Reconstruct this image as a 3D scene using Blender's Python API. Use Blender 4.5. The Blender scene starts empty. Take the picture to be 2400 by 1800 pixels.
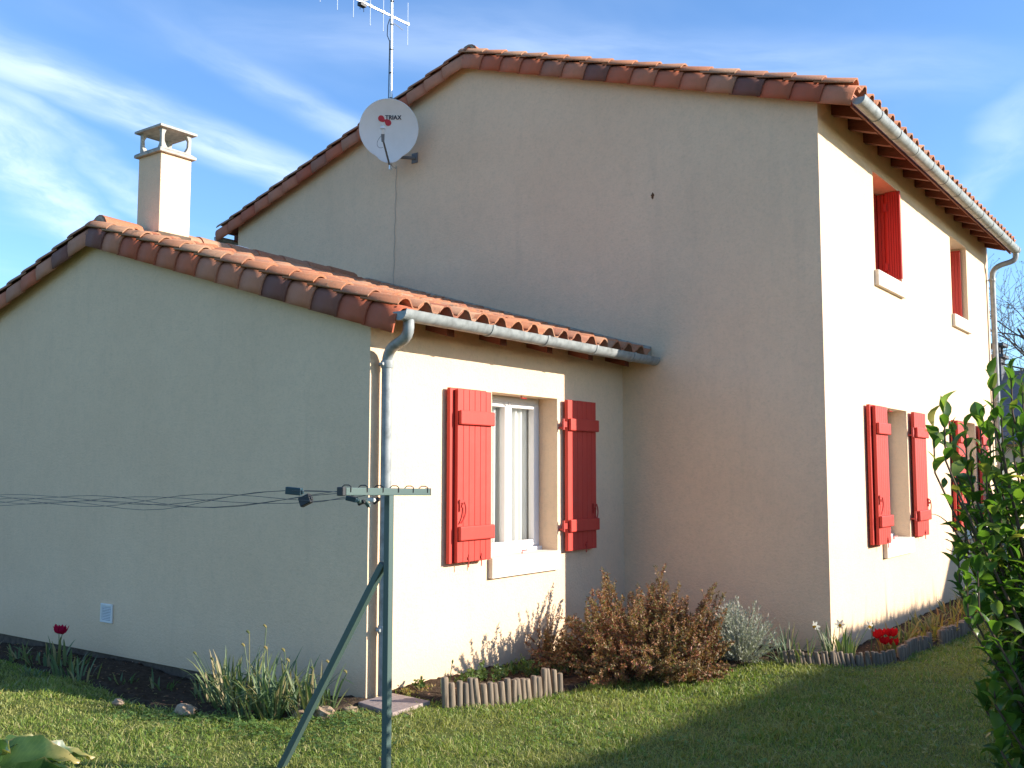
import bpy, math, random
import numpy as np
from mathutils import Vector, Matrix

random.seed(7); rng = np.random.default_rng(7)
scene = bpy.context.scene
COL = scene.collection
PI = math.pi

# ------------------------------------------------------------------ camera
CAM = Vector((4.96286, -5.05344, 1.6))
cam_rot = Matrix(((0.805790918, 0.0508934973, 0.590009194),
                  (0.592199569, -0.0706229853, -0.802690516),
                  (0.000816482993, 0.996203918, -0.0870464673)))
cd = bpy.data.cameras.new('camera'); cam = bpy.data.objects.new('camera', cd); COL.objects.link(cam)
cam.matrix_world = Matrix.Translation(CAM) @ cam_rot.to_4x4()
cd.sensor_width = 36.0; cd.lens = 36.0 * 2330 / 2400; cd.clip_start = 0.05; cd.clip_end = 3000
scene.camera = cam

# ------------------------------------------------------------------ light
SUN_AZ = math.radians(27.5)      # from +X towards +Y
SUN_EL = math.radians(19.0)
EXPOSURE = 1.02
SUN_STRENGTH = 5.0
SKY_STRENGTH = 0.115
sd = Vector((math.cos(SUN_EL) * math.cos(SUN_AZ), math.cos(SUN_EL) * math.sin(SUN_AZ), math.sin(SUN_EL)))
sl = bpy.data.lights.new('sun', 'SUN'); sl.energy = SUN_STRENGTH; sl.angle = math.radians(0.53); sl.color = (1.0, 0.92, 0.80)
sun = bpy.data.objects.new('sun', sl); COL.objects.link(sun)
sun.rotation_euler = sd.to_track_quat('Z', 'Y').to_euler(); sun.location = (20, 10, 12)

world = bpy.data.worlds.new('World'); scene.world = world; world.use_nodes = True
wn, wl = world.node_tree.nodes, world.node_tree.links
wn.clear()
def N(nodes, t, **kw):
    n = nodes.new(t)
    for k, v in kw.items():
        setattr(n, k, v)
    return n
class G:
    """tiny node-graph helper"""
    def __init__(s, tree): s.t, s.n, s.l = tree, tree.nodes, tree.links
    def set(s, sock, v):
        if isinstance(v, bpy.types.NodeSocket): s.l.new(v, sock)
        else: sock.default_value = v
    def math(s, op, a, b=None, c=None, clamp=False):
        n = s.n.new('ShaderNodeMath'); n.operation = op; n.use_clamp = clamp
        s.set(n.inputs[0], a)
        if b is not None: s.set(n.inputs[1], b)
        if c is not None: s.set(n.inputs[2], c)
        return n.outputs[0]
    def vmath(s, op, a, b=None):
        n = s.n.new('ShaderNodeVectorMath'); n.operation = op
        s.set(n.inputs[0], a)
        if b is not None: s.set(n.inputs[1], b)
        return n.outputs[0] if op not in ('DOT_PRODUCT', 'LENGTH') else n.outputs[1]
    def ramp(s, v, a, b, lo=0.0, hi=1.0):
        n = s.n.new('ShaderNodeMapRange'); n.interpolation_type = 'SMOOTHSTEP'
        s.set(n.inputs[0], v); s.set(n.inputs[1], a); s.set(n.inputs[2], b); s.set(n.inputs[3], lo); s.set(n.inputs[4], hi)
        return n.outputs[0]
    def noise(s, vec=None, scale=5.0, detail=2.0, rough=0.5, color=False):
        n = s.n.new('ShaderNodeTexNoise')
        if vec is not None: s.set(n.inputs['Vector'], vec)
        n.inputs['Scale'].default_value = scale; n.inputs['Detail'].default_value = detail; n.inputs['Roughness'].default_value = rough
        return n.outputs[1] if color else n.outputs[0]
    def mix(s, f, a, b, mode='MIX'):
        n = s.n.new('ShaderNodeMix'); n.data_type = 'RGBA'; n.blend_type = mode
        s.set(n.inputs[0], f)
        for k, v in ((6, a), (7, b)):
            if isinstance(v, tuple): v = (*v[:3], 1.0)
            s.set(n.inputs[k], v)
        return n.outputs[2]
    def cramp(s, v, stops, interp='LINEAR'):
        n = s.n.new('ShaderNodeValToRGB'); n.color_ramp.interpolation = interp
        e = n.color_ramp.elements
        while len(e) < len(stops): e.new(0.5)
        for i, (p, c) in enumerate(stops):
            e[i].position = p; e[i].color = (*c, 1.0)
        s.set(n.inputs[0], v)
        return n.outputs[0]
    def xyz(s, v):
        n = s.n.new('ShaderNodeSeparateXYZ'); s.set(n.inputs[0], v); return n.outputs
    def comb(s, x, y, z):
        n = s.n.new('ShaderNodeCombineXYZ'); s.set(n.inputs[0], x); s.set(n.inputs[1], y); s.set(n.inputs[2], z); return n.outputs[0]

g = G(world.node_tree)
sky = wn.new('ShaderNodeTexSky'); sky.sky_type = 'NISHITA'; sky.sun_disc = False
sky.sun_elevation = SUN_EL; sky.sun_rotation = PI / 2 - SUN_AZ
sky.air_density = 1.0; sky.dust_density = 0.6; sky.ozone_density = 2.2; sky.altitude = 100
tc = wn.new('ShaderNodeTexCoord')
d = g.xyz(tc.outputs['Generated'])
zc = g.math('MAXIMUM', d[2], 0.03)
u = g.math('DIVIDE', d[0], zc); v = g.math('DIVIDE', d[1], zc)
uv0 = g.comb(u, v, 0.0)
wob = g.vmath('SUBTRACT', g.noise(uv0, 1.3, 3.0, 0.55, color=True), (0.5, 0.5, 0.5))
wob = g.vmath('MULTIPLY', wob, (0.30, 0.30, 0.0))
uv = g.vmath('ADD', uv0, wob)
# old contrails spread into cirrus: straight lines on the plane of high cloud (u, v = direction over its height)
bands = [((-2.36, 1.13), (-2.62, 2.45), 0.23, 0.46), ((-2.00, 1.75), (-2.16, 2.3), 0.13, 0.26),
         ((-2.80, 1.30), (-3.75, 2.16), 0.26, 0.46), ((-2.55, 1.25), (-3.35, 2.2), 0.13, 0.30),
         ((-1.45, 1.75), (-0.95, 2.25), 0.26, 0.20), ((-0.46, 3.05), (-0.86, 4.1), 0.13, 0.20),
         ((0.9, -1.5), (1.6, -3.0), 0.4, 0.4), ((2.4, 0.2), (3.4, -1.0), 0.4, 0.35)]
tot = None
for (p0, p1, w, st) in bands:
    a = Vector(p0); b = Vector(p1); t = (b - a); L = t.length; t.normalize(); nrm = Vector((-t.y, t.x))
    q = g.vmath('SUBTRACT', uv, (a.x, a.y, 0.0))
    dist = g.math('ABSOLUTE', g.vmath('DOT_PRODUCT', q, (nrm.x, nrm.y, 0.0)))
    along = g.vmath('DOT_PRODUCT', q, (t.x, t.y, 0.0))
    m = g.ramp(dist, w, 0.0)
    m = g.math('MULTIPLY', m, g.ramp(along, -0.9, 0.2)); m = g.math('MULTIPLY', m, g.ramp(along, L + 1.2, L - 0.1))
    fib = g.noise(g.comb(g.math('MULTIPLY', g.vmath('DOT_PRODUCT', q, (nrm.x, nrm.y, 0.0)), 3.0), along, 0.3 * len(str(p0))), 2.2, 6.0, 0.62)
    m = g.math('MULTIPLY', m, g.ramp(fib, 0.25, 0.72, 0.32, 1.0))
    m = g.math('MULTIPLY', m, st)
    tot = m if tot is None else g.math('MAXIMUM', tot, m)
veil = g.math('MULTIPLY', g.ramp(g.noise(g.vmath('MULTIPLY', uv, (1.0, 0.5, 1.0)), 0.9, 5.0, 0.6), 0.48, 0.85), 0.12)
tot = g.math('ADD', tot, veil, clamp=True)
tot = g.math('MULTIPLY', tot, g.ramp(d[2], 0.0, 0.12))
skyc = g.mix(1.0, sky.outputs[0], (0.775, 1.02, 1.30), 'MULTIPLY')
skyc = g.mix(tot, skyc, (6.6, 7.2, 8.0))
bg = wn.new('ShaderNodeBackground'); bg.inputs[1].default_value = SKY_STRENGTH
wl.new(skyc, bg.inputs[0])
wo = wn.new('ShaderNodeOutputWorld'); wl.new(bg.outputs[0], wo.inputs[0])

vs = scene.view_settings
vs.view_transform = 'Standard'; vs.look = 'None'; vs.exposure = EXPOSURE; vs.gamma = 1.0; vs.use_curve_mapping = False
scene.render.engine = 'CYCLES'
scene.cycles.use_denoising = True
scene.cycles.max_bounces = 8; scene.cycles.transparent_max_bounces = 16
scene.cycles.sample_clamp_indirect = 6.0

# ------------------------------------------------------------------ materials
def mat(name, build):
    m = bpy.data.materials.new(name); m.use_nodes = True
    t = m.node_tree; t.nodes.clear(); gg = G(t)
    out = t.nodes.new('ShaderNodeOutputMaterial')
    t.links.new(build(gg), out.inputs[0])
    return m
def principled(gg, col, rough=0.7, spec=0.4, metal=0.0, normal=None, coat=0.0):
    b = gg.n.new('ShaderNodeBsdfPrincipled')
    if isinstance(col, tuple): col = (*col[:3], 1.0)
    gg.set(b.inputs['Base Color'], col); gg.set(b.inputs['Roughness'], rough); gg.set(b.inputs['Specular IOR Level'], spec)
    gg.set(b.inputs['Metallic'], metal); b.inputs['Coat Weight'].default_value = coat
    if normal is not None: gg.l.new(normal, b.inputs['Normal'])
    return b.outputs[0]
def bump(gg, h, strength=0.2, dist=0.01):
    b = gg.n.new('ShaderNodeBump'); b.inputs['Strength'].default_value = strength; b.inputs['Distance'].default_value = dist
    gg.l.new(h, b.inputs['Height']); return b.outputs[0]
def pos(gg): return gg.n.new('ShaderNodeNewGeometry').outputs['Position']
def rnd(gg):
    a = gg.n.new('ShaderNodeNewGeometry').outputs['Random Per Island']
    b = gg.n.new('ShaderNodeObjectInfo').outputs['Random']
    return gg.math('FRACT', gg.math('ADD', a, b))

def m_wall(gg):
    P = pos(gg); z = gg.xyz(P)[2]
    big = gg.noise(P, 0.9, 4.0, 0.6); fine = gg.noise(P, 140.0, 3.0, 0.6); mid = gg.noise(P, 9.0, 4.0, 0.65)
    c = gg.cramp(big, [(0.3, (0.775, 0.545, 0.36)), (0.7, (0.835, 0.598, 0.40))])
    c = gg.mix(gg.ramp(mid, 0.35, 0.75, 0.0, 0.14), c, (0.46, 0.37, 0.27))
    c = gg.mix(gg.ramp(gg.noise(P, 30.0, 4.0, 0.7), 0.45, 0.75, 0.0, 0.22), c, (0.44, 0.35, 0.25))
    c = gg.mix(gg.ramp(fine, 0.3, 0.8, 0.0, 0.16), c, (0.40, 0.34, 0.26))
    # splash-back dirt low on the render, uneven
    sp = gg.math('MULTIPLY', gg.ramp(gg.math('ADD', z, gg.math('MULTIPLY', mid, 0.5)), 0.66, 0.16), 0.38)
    c = gg.mix(sp, c, (0.50, 0.36, 0.21))
    # faint run-off streaks
    st = gg.noise(gg.vmath('MULTIPLY', P, (4.3, 4.3, 0.45)), 1.0, 5.0, 0.65)
    c = gg.mix(gg.ramp(st, 0.54, 0.78, 0.0, 0.15), c, (0.40, 0.32, 0.24))
    h = gg.math('ADD', fine, gg.math('MULTIPLY', gg.noise(P, 45.0, 3.0, 0.6), 1.4))
    return principled(gg, c, 0.92, 0.15, normal=bump(gg, h, 0.5, 0.008))
M = {}
M['wall'] = mat('cream_render', m_wall)
M['plinth'] = mat('plinth_concrete', lambda gg: principled(gg, gg.cramp(gg.noise(pos(gg), 12, 5, 0.6), [(0.3, (0.075, 0.055, 0.042)), (0.7, (0.15, 0.115, 0.085))]), 0.95, 0.1))
M['stain'] = mat('rust_stain', lambda gg: principled(gg, (0.12, 0.06, 0.03), 0.9, 0.1))
M['sill'] = mat('pale_sill_stone', lambda gg: principled(gg, gg.cramp(gg.noise(pos(gg), 30, 4, 0.6), [(0.3, (0.62, 0.57, 0.48)), (0.7, (0.72, 0.67, 0.58))]), 0.85, 0.2))

def tile_mat(stops, lich):
    def f(gg):
        r = rnd(gg); P = pos(gg)
        c = gg.cramp(r, stops)
        n1 = gg.noise(P, 16, 5, 0.65); n2 = gg.noise(P, 60, 3, 0.6); n3 = gg.noise(P, 5, 4, 0.7)
        c = gg.mix(gg.ramp(n1, 0.45, 0.75, 0.0, 0.20 + lich * .3), c, (0.22, 0.115, 0.07))
        c = gg.mix(gg.math('MULTIPLY', gg.ramp(n2, 0.58, 0.72), lich), c, (0.33, 0.29, 0.20))
        c = gg.mix(gg.math('MULTIPLY', gg.ramp(n3, 0.60, 0.72), lich), c, (0.09, 0.07, 0.055))
        c = gg.mix(gg.ramp(gg.noise(P, 2.2, 3, 0.6), 0.4, 0.7, 0.0, 0.10 + lich * .2), c, (0.26, 0.125, 0.075))
        return principled(gg, c, 0.85, 0.25, normal=bump(gg, gg.math('ADD', n2, n1), 0.25, 0.006))
    return f
M['tile'] = mat('clay_roof_tile', tile_mat([(0.0, (0.37, 0.145, 0.078)), (0.35, (0.43, 0.175, 0.09)), (0.6, (0.36, 0.17, 0.10)), (0.8, (0.40, 0.23, 0.145)), (1.0, (0.29, 0.105, 0.065))], 0.75))
M['verge'] = mat('clay_verge_tile', tile_mat([(0.0, (0.42, 0.105, 0.055)), (0.35, (0.48, 0.135, 0.068)), (0.6, (0.50, 0.18, 0.10)), (0.80, (0.48, 0.21, 0.125)), (0.90, (0.28, 0.105, 0.07)), (0.94, (0.20, 0.085, 0.065)), (1.0, (0.19, 0.08, 0.064))], 0.08))
M['mortar'] = mat('ridge_mortar', lambda gg: principled(gg, gg.cramp(gg.noise(pos(gg), 25, 5, 0.6), [(0.3, (0.20, 0.17, 0.13)), (0.7, (0.38, 0.34, 0.27))]), 0.95, 0.1))
M['wood'] = mat('stained_rafter_wood', lambda gg: principled(gg, gg.cramp(gg.noise(gg.vmath('MULTIPLY', pos(gg), (4, 40, 40)), 1, 4, 0.6), [(0.3, (0.13, 0.04, 0.025)), (0.7, (0.22, 0.075, 0.045))]), 0.7, 0.3))
M['board'] = mat('stained_soffit_board', lambda gg: principled(gg, gg.cramp(gg.noise(gg.vmath('MULTIPLY', pos(gg), (40, 4, 40)), 1, 4, 0.6), [(0.3, (0.24, 0.085, 0.05)), (0.7, (0.33, 0.125, 0.07))]), 0.75, 0.3))
M['zinc'] = mat('grey_gutter', lambda gg: principled(gg, gg.cramp(gg.noise(pos(gg), 14, 4, 0.6), [(0.25, (0.15, 0.155, 0.15)), (0.5, (0.25, 0.265, 0.265)), (0.75, (0.34, 0.35, 0.34))]), gg.ramp(gg.noise(pos(gg), 9, 4, 0.6), 0.3, 0.7, 0.38, 0.65), 0.5))
def m_red(gg):
    P = pos(gg); r = rnd(gg)
    n = gg.noise(gg.vmath('MULTIPLY', P, (60, 60, 3)), 1, 3, 0.6)
    c = gg.mix(gg.ramp(n, 0.3, 0.8, 0.0, 0.35), (0.54, 0.046, 0.030), (0.42, 0.030, 0.022))
    c = gg.mix(gg.math('MULTIPLY', r, 0.22), c, (0.38, 0.028, 0.022))
    c = gg.mix(gg.ramp(gg.noise(P, 5.0, 5, 0.7), 0.45, 0.8, 0.0, 0.35), c, (0.50, 0.075, 0.055))
    c = gg.mix(gg.ramp(gg.noise(P, 90.0, 2, 0.6), 0.68, 0.78, 0.0, 0.5), c, (0.22, 0.03, 0.025))
    return principled(gg, c, 0.55, 0.35, normal=bump(gg, n, 0.12, 0.004))
M['red'] = mat('red_shutter_paint', m_red)
M['redmetal'] = mat('red_painted_iron', lambda gg: principled(gg, (0.44, 0.034, 0.024), 0.5, 0.4))
M['pvc'] = mat('white_window_frame', lambda gg: principled(gg, (0.74, 0.70, 0.68), 0.4, 0.45))
def m_glass(gg):
    tr = gg.n.new('ShaderNodeBsdfTransparent'); tr.inputs[0].default_value = (0.96, 0.97, 0.965, 1)
    gl = gg.n.new('ShaderNodeBsdfGlossy'); gl.inputs['Roughness'].default_value = 0.01; gl.inputs[0].default_value = (0.9, 0.9, 0.9, 1)
    fr = gg.n.new('ShaderNodeFresnel'); fr.inputs[0].default_value = 1.5
    mx = gg.n.new('ShaderNodeMixShader'); gg.l.new(fr.outputs[0], mx.inputs[0])
    gg.l.new(tr.outputs[0], mx.inputs[1]); gg.l.new(gl.outputs[0], mx.inputs[2]); return mx.outputs[0]
M['glass'] = mat('window_glass', m_glass)
def m_thin(col, tcol, f=0.4, rough=0.8):
    def b(gg):
        di = gg.n.new('ShaderNodeBsdfDiffuse'); di.inputs[0].default_value = (*col, 1)
        tr = gg.n.new('ShaderNodeBsdfTranslucent'); tr.inputs[0].default_value = (*tcol, 1)
        mx = gg.n.new('ShaderNodeMixShader'); mx.inputs[0].default_value = f
        gg.l.new(di.outputs[0], mx.inputs[1]); gg.l.new(tr.outputs[0], mx.inputs[2]); return mx.outputs[0]
    return b
M['curtain'] = mat('white_net_curtain', m_thin((0.86, 0.85, 0.82), (0.8, 0.8, 0.78), 0.35))
M['cement'] = mat('chimney_cap_concrete', lambda gg: principled(gg, gg.cramp(gg.noise(pos(gg), 18, 5, 0.65), [(0.3, (0.30, 0.28, 0.25)), (0.55, (0.45, 0.42, 0.37)), (0.75, (0.55, 0.52, 0.46))]), 0.92, 0.15, normal=bump(gg, gg.noise(pos(gg), 60, 3, 0.6), 0.3, 0.006)))
M['dish'] = mat('pale_dish_paint', lambda gg: principled(gg, gg.mix(gg.ramp(gg.noise(pos(gg), 6, 5, 0.6), 0.4, 0.8, 0.0, 0.3), (0.74, 0.74, 0.73), (0.60, 0.59, 0.56)), 0.6, 0.3))
M['dishgrey'] = mat('dish_arm_grey', lambda gg: principled(gg, (0.15, 0.16, 0.17), 0.55, 0.4))
M['cablegrey'] = mat('wall_cable', lambda gg: principled(gg, (0.36, 0.33, 0.28), 0.6, 0.3))
M['logored'] = mat('logo_red_print', lambda gg: principled(gg, (0.50, 0.05, 0.07), 0.7, 0.2))
M['logoink'] = mat('logo_dark_print', lambda gg: principled(gg, (0.05, 0.055, 0.08), 0.7, 0.2))
M['alu'] = mat('aluminium_tube', lambda gg: principled(gg, (0.72, 0.71, 0.69), 0.38, 0.5, metal=0.75))
M['black'] = mat('black_plastic', lambda gg: principled(gg, (0.02, 0.021, 0.024), 0.5, 0.4))
M['white'] = mat('white_plastic', lambda gg: principled(gg, (0.70, 0.69, 0.66), 0.5, 0.4))
M['green'] = mat('green_painted_steel', lambda gg: principled(gg, gg.mix(gg.ramp(gg.noise(pos(gg), 30, 4, 0.6), 0.55, 0.8, 0.0, 0.35), (0.062, 0.100, 0.090), (0.09, 0.085, 0.07)), 0.40, 0.45))
M['line'] = mat('plastic_washing_line', lambda gg: principled(gg, (0.05, 0.06, 0.07), 0.5, 0.4))
M['teal'] = mat('teal_plastic', lambda gg: principled(gg, (0.012, 0.04, 0.055), 0.4, 0.5))
M['log'] = mat('weathered_log', lambda gg: principled(gg, gg.mix(gg.math('MULTIPLY', rnd(gg), 0.7), gg.cramp(gg.noise(gg.vmath('MULTIPLY', pos(gg), (50, 50, 5)), 1, 4, 0.65), [(0.3, (0.10, 0.075, 0.055)), (0.7, (0.36, 0.28, 0.20))]), (0.16, 0.13, 0.105)), 0.95, 0.1, normal=bump(gg, gg.noise(gg.vmath('MULTIPLY', pos(gg), (120, 120, 8)), 1, 3, 0.6), 0.5, 0.004)))
M['slab'] = mat('pinkish_concrete_slab', lambda gg: principled(gg, gg.cramp(gg.noise(pos(gg), 40, 5, 0.65), [(0.3, (0.24, 0.185, 0.165)), (0.7, (0.38, 0.30, 0.265))]), 0.92, 0.15))
M['stone'] = mat('limestone_rock', lambda gg: principled(gg, gg.cramp(gg.noise(pos(gg), 22, 5, 0.65), [(0.3, (0.22, 0.14, 0.09)), (0.7, (0.48, 0.36, 0.25))]), 0.95, 0.1, normal=bump(gg, gg.noise(pos(gg), 40, 4, 0.6), 0.5, 0.01)))
M['soil'] = mat('garden_soil', lambda gg: principled(gg, gg.cramp(gg.noise(pos(gg), 24, 6, 0.7), [(0.3, (0.035, 0.024, 0.016)), (0.6, (0.085, 0.06, 0.042)), (0.8, (0.15, 0.11, 0.08))]), 0.97, 0.05, normal=bump(gg, gg.noise(pos(gg), 50, 5, 0.7), 0.8, 0.02)))
M['ground'] = mat('lawn_ground', lambda gg: principled(gg, gg.cramp(gg.noise(pos(gg), 7, 6, 0.7), [(0.3, (0.075, 0.09, 0.026)), (0.55, (0.12, 0.14, 0.04)), (0.75, (0.16, 0.15, 0.065))]), 0.97, 0.05))
M['bark'] = mat('grey_bark', lambda gg: principled(gg, gg.cramp(gg.noise(pos(gg), 20, 4, 0.6), [(0.3, (0.06, 0.05, 0.045)), (0.7, (0.13, 0.11, 0.10))]), 0.9, 0.1))
M['stem'] = mat('brown_stem', lambda gg: principled(gg, (0.11, 0.07, 0.045), 0.85, 0.2))
M['greenstem'] = mat('green_stem', lambda gg: principled(gg, (0.09, 0.13, 0.045), 0.7, 0.3))

def leaf_mat(name, stops, trans=0.35, rough=0.5, spec=0.35, tmul=1.3, patch=0.0, patchcol=(0.1, 0.1, 0.03)):
    def b(gg):
        r = rnd(gg); P = pos(gg)
        c = gg.cramp(r, stops)
        if patch: c = gg.mix(gg.ramp(gg.noise(P, 1.6 if trans > .24 else 4.0, 4, 0.65), 0.42, 0.66, 0.0, patch), c, patchcol)
        p = gg.n.new('ShaderNodeBsdfPrincipled'); gg.l.new(c, p.inputs['Base Color']); p.inputs['Roughness'].default_value = rough
        p.inputs['Specular IOR Level'].default_value = spec
        tr = gg.n.new('ShaderNodeBsdfTranslucent'); gg.l.new(gg.mix(1.0, c, (tmul * 1.1, tmul * 1.25, tmul * 0.5), 'MULTIPLY'), tr.inputs[0])
        mx = gg.n.new('ShaderNodeMixShader'); mx.inputs[0].default_value = trans
        gg.l.new(p.outputs[0], mx.inputs[1]); gg.l.new(tr.outputs[0], mx.inputs[2]); return mx.outputs[0]
    return mat(name, b)
M['grass'] = leaf_mat('lawn_grass_blade', [(0.0, (0.125, 0.20, 0.034)), (0.35, (0.175, 0.245, 0.046)), (0.6, (0.22, 0.265, 0.060)), (0.82, (0.285, 0.275, 0.095)), (1.0, (0.40, 0.34, 0.17))], 0.26, 0.5, 0.3, 1.6, 0.7, (0.27, 0.255, 0.085))
M['clover'] = leaf_mat('clover_leaf', [(0.0, (0.10, 0.18, 0.045)), (1.0, (0.16, 0.25, 0.07))], 0.3, 0.5)
M['laurel'] = leaf_mat('laurel_leaf', [(0.0, (0.04, 0.09, 0.018)), (0.35, (0.065, 0.13, 0.022)), (0.75, (0.105, 0.175, 0.03)), (0.93, (0.15, 0.20, 0.04)), (1.0, (0.26, 0.22, 0.06))], 0.40, 0.34, 0.45, 1.7)
M['strap'] = leaf_mat('strap_leaf', [(0.0, (0.075, 0.125, 0.055)), (0.5, (0.115, 0.165, 0.075)), (0.78, (0.18, 0.19, 0.08)), (1.0, (0.36, 0.28, 0.15))], 0.25, 0.5)
M['yellowleaf'] = leaf_mat('yellowing_leaf', [(0.0, (0.10, 0.13, 0.04)), (0.4, (0.24, 0.21, 0.07)), (0.7, (0.36, 0.27, 0.10)), (1.0, (0.30, 0.15, 0.06))], 0.3, 0.6)
M['redleaf'] = leaf_mat('bronze_shrub_leaf', [(0.0, (0.26, 0.075, 0.045)), (0.25, (0.33, 0.14, 0.07)), (0.45, (0.18, 0.075, 0.045)), (0.65, (0.38, 0.23, 0.12)), (0.76, (0.22, 0.06, 0.045)), (0.86, (0.20, 0.18, 0.06)), (1.0, (0.14, 0.17, 0.05))], 0.22, 0.5, 0.35, 1.2, 0.55, (0.18, 0.155, 0.06))
M['silver'] = leaf_mat('silver_leaf', [(0.0, (0.29, 0.30, 0.25)), (0.6, (0.42, 0.43, 0.36)), (1.0, (0.52, 0.52, 0.44))], 0.12, 0.8, 0.15, 1.0)
M['weed'] = leaf_mat('weed_leaf', [(0.0, (0.06, 0.115, 0.035)), (0.6, (0.10, 0.16, 0.05)), (1.0, (0.17, 0.19, 0.07))], 0.3, 0.55)
M['hedge'] = leaf_mat('hedge_leaf', [(0.0, (0.035, 0.06, 0.02)), (1.0, (0.07, 0.10, 0.03))], 0.2, 0.6)
M['bud'] = leaf_mat('bud_leaf', [(0.0, (0.10, 0.075, 0.06)), (1.0, (0.12, 0.12, 0.06))], 0.2, 0.6)
M['petalred'] = mat('red_petal', m_thin((0.55, 0.012, 0.02), (0.6, 0.02, 0.02), 0.35))
M['petalpink'] = mat('crimson_petal', m_thin((0.45, 0.015, 0.06), (0.5, 0.02, 0.08), 0.35))
M['petalwhite'] = mat('white_petal', m_thin((0.75, 0.74, 0.68), (0.7, 0.7, 0.6), 0.35))
M['petalyellow'] = mat('yellow_petal', m_thin((0.65, 0.36, 0.04), (0.6, 0.35, 0.04), 0.3))
def m_arum(gg):
    P = pos(gg)
    u_ = gg.n.new('ShaderNodeUVMap').outputs[0]; uvx = gg.xyz(u_)
    edge = gg.math('ADD', gg.math('ABSOLUTE', uvx[0]), gg.math('MULTIPLY', gg.noise(P, 22, 3, 0.6), 0.35))
    tip = gg.math('ADD', uvx[1], gg.math('MULTIPLY', gg.noise(P, 9, 3, 0.6), 0.5))
    c = gg.cramp(gg.noise(P, 14, 4, 0.6), [(0.3, (0.025, 0.065, 0.02)), (0.7, (0.06, 0.115, 0.032))])
    veins = gg.math('ABSOLUTE', gg.math('SINE', gg.math('MULTIPLY', gg.math('ADD', uvx[1], gg.math('MULTIPLY', gg.math('ABSOLUTE', uvx[0]), -0.25)), 60.0)))
    c = gg.mix(gg.ramp(veins, 0.25, 0.0, 0.0, 0.3), c, (0.13, 0.19, 0.06))
    c = gg.mix(gg.math('MULTIPLY', gg.ramp(tip, 0.85, 1.25), 0.9), c, (0.42, 0.34, 0.12))
    c = gg.mix(gg.ramp(edge, 1.12, 1.28), c, (0.45, 0.33, 0.15))
    p = gg.n.new('ShaderNodeBsdfPrincipled'); gg.l.new(c, p.inputs['Base Color']); p.inputs['Roughness'].default_value = 0.36
    p.inputs['Specular IOR Level'].default_value = 0.45
    tr = gg.n.new('ShaderNodeBsdfTranslucent'); gg.l.new(gg.mix(1.0, c, (1.5, 1.7, 0.6), 'MULTIPLY'), tr.inputs[0])
    mx = gg.n.new('ShaderNodeMixShader'); mx.inputs[0].default_value = 0.3
    gg.l.new(p.outputs[0], mx.inputs[1]); gg.l.new(tr.outputs[0], mx.inputs[2]); return mx.outputs[0]
M['arum'] = mat('arum_leaf', m_arum)
M['slate'] = mat('dark_slate_roof', lambda gg: principled(gg, gg.cramp(gg.noise(pos(gg), 6, 4, 0.6), [(0.3, (0.07, 0.075, 0.09)), (0.7, (0.12, 0.125, 0.14))]), 0.8, 0.3))

# ------------------------------------------------------------------ mesh helpers
WORLD = {}           # object name -> world origin of that object
def V(*a): return Vector(a)
def setprops(o, label=None, cat=None, group=None, kind=None):
    if label: o['label'] = label
    if cat: o['category'] = cat
    if group: o['group'] = group
    if kind: o['kind'] = kind
    return o
def thing(name, loc, label, cat, group=None):
    o = bpy.data.objects.new(name, None); COL.objects.link(o); o.empty_display_size = 0.2
    o.location = loc; WORLD[o.name] = Vector(loc)
    return setprops(o, label, cat, group)
def part_empty(name, loc, parent):
    o = bpy.data.objects.new(name, None); COL.objects.link(o); o.parent = parent
    WORLD[o.name] = Vector(loc); o.location = Vector(loc) - WORLD[parent.name]; o.empty_display_size = 0.1
    return o
def link_mesh(name, me, mtl, parent=None, origin=(0, 0, 0)):
    o = bpy.data.objects.new(name, me); COL.objects.link(o)
    if mtl and len(me.materials) == 0: me.materials.append(mtl)
    o.location = origin; WORLD[o.name] = Vector(origin)
    if parent:
        o.parent = parent; o.location = Vector(origin) - WORLD[parent.name]
    return o
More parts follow.
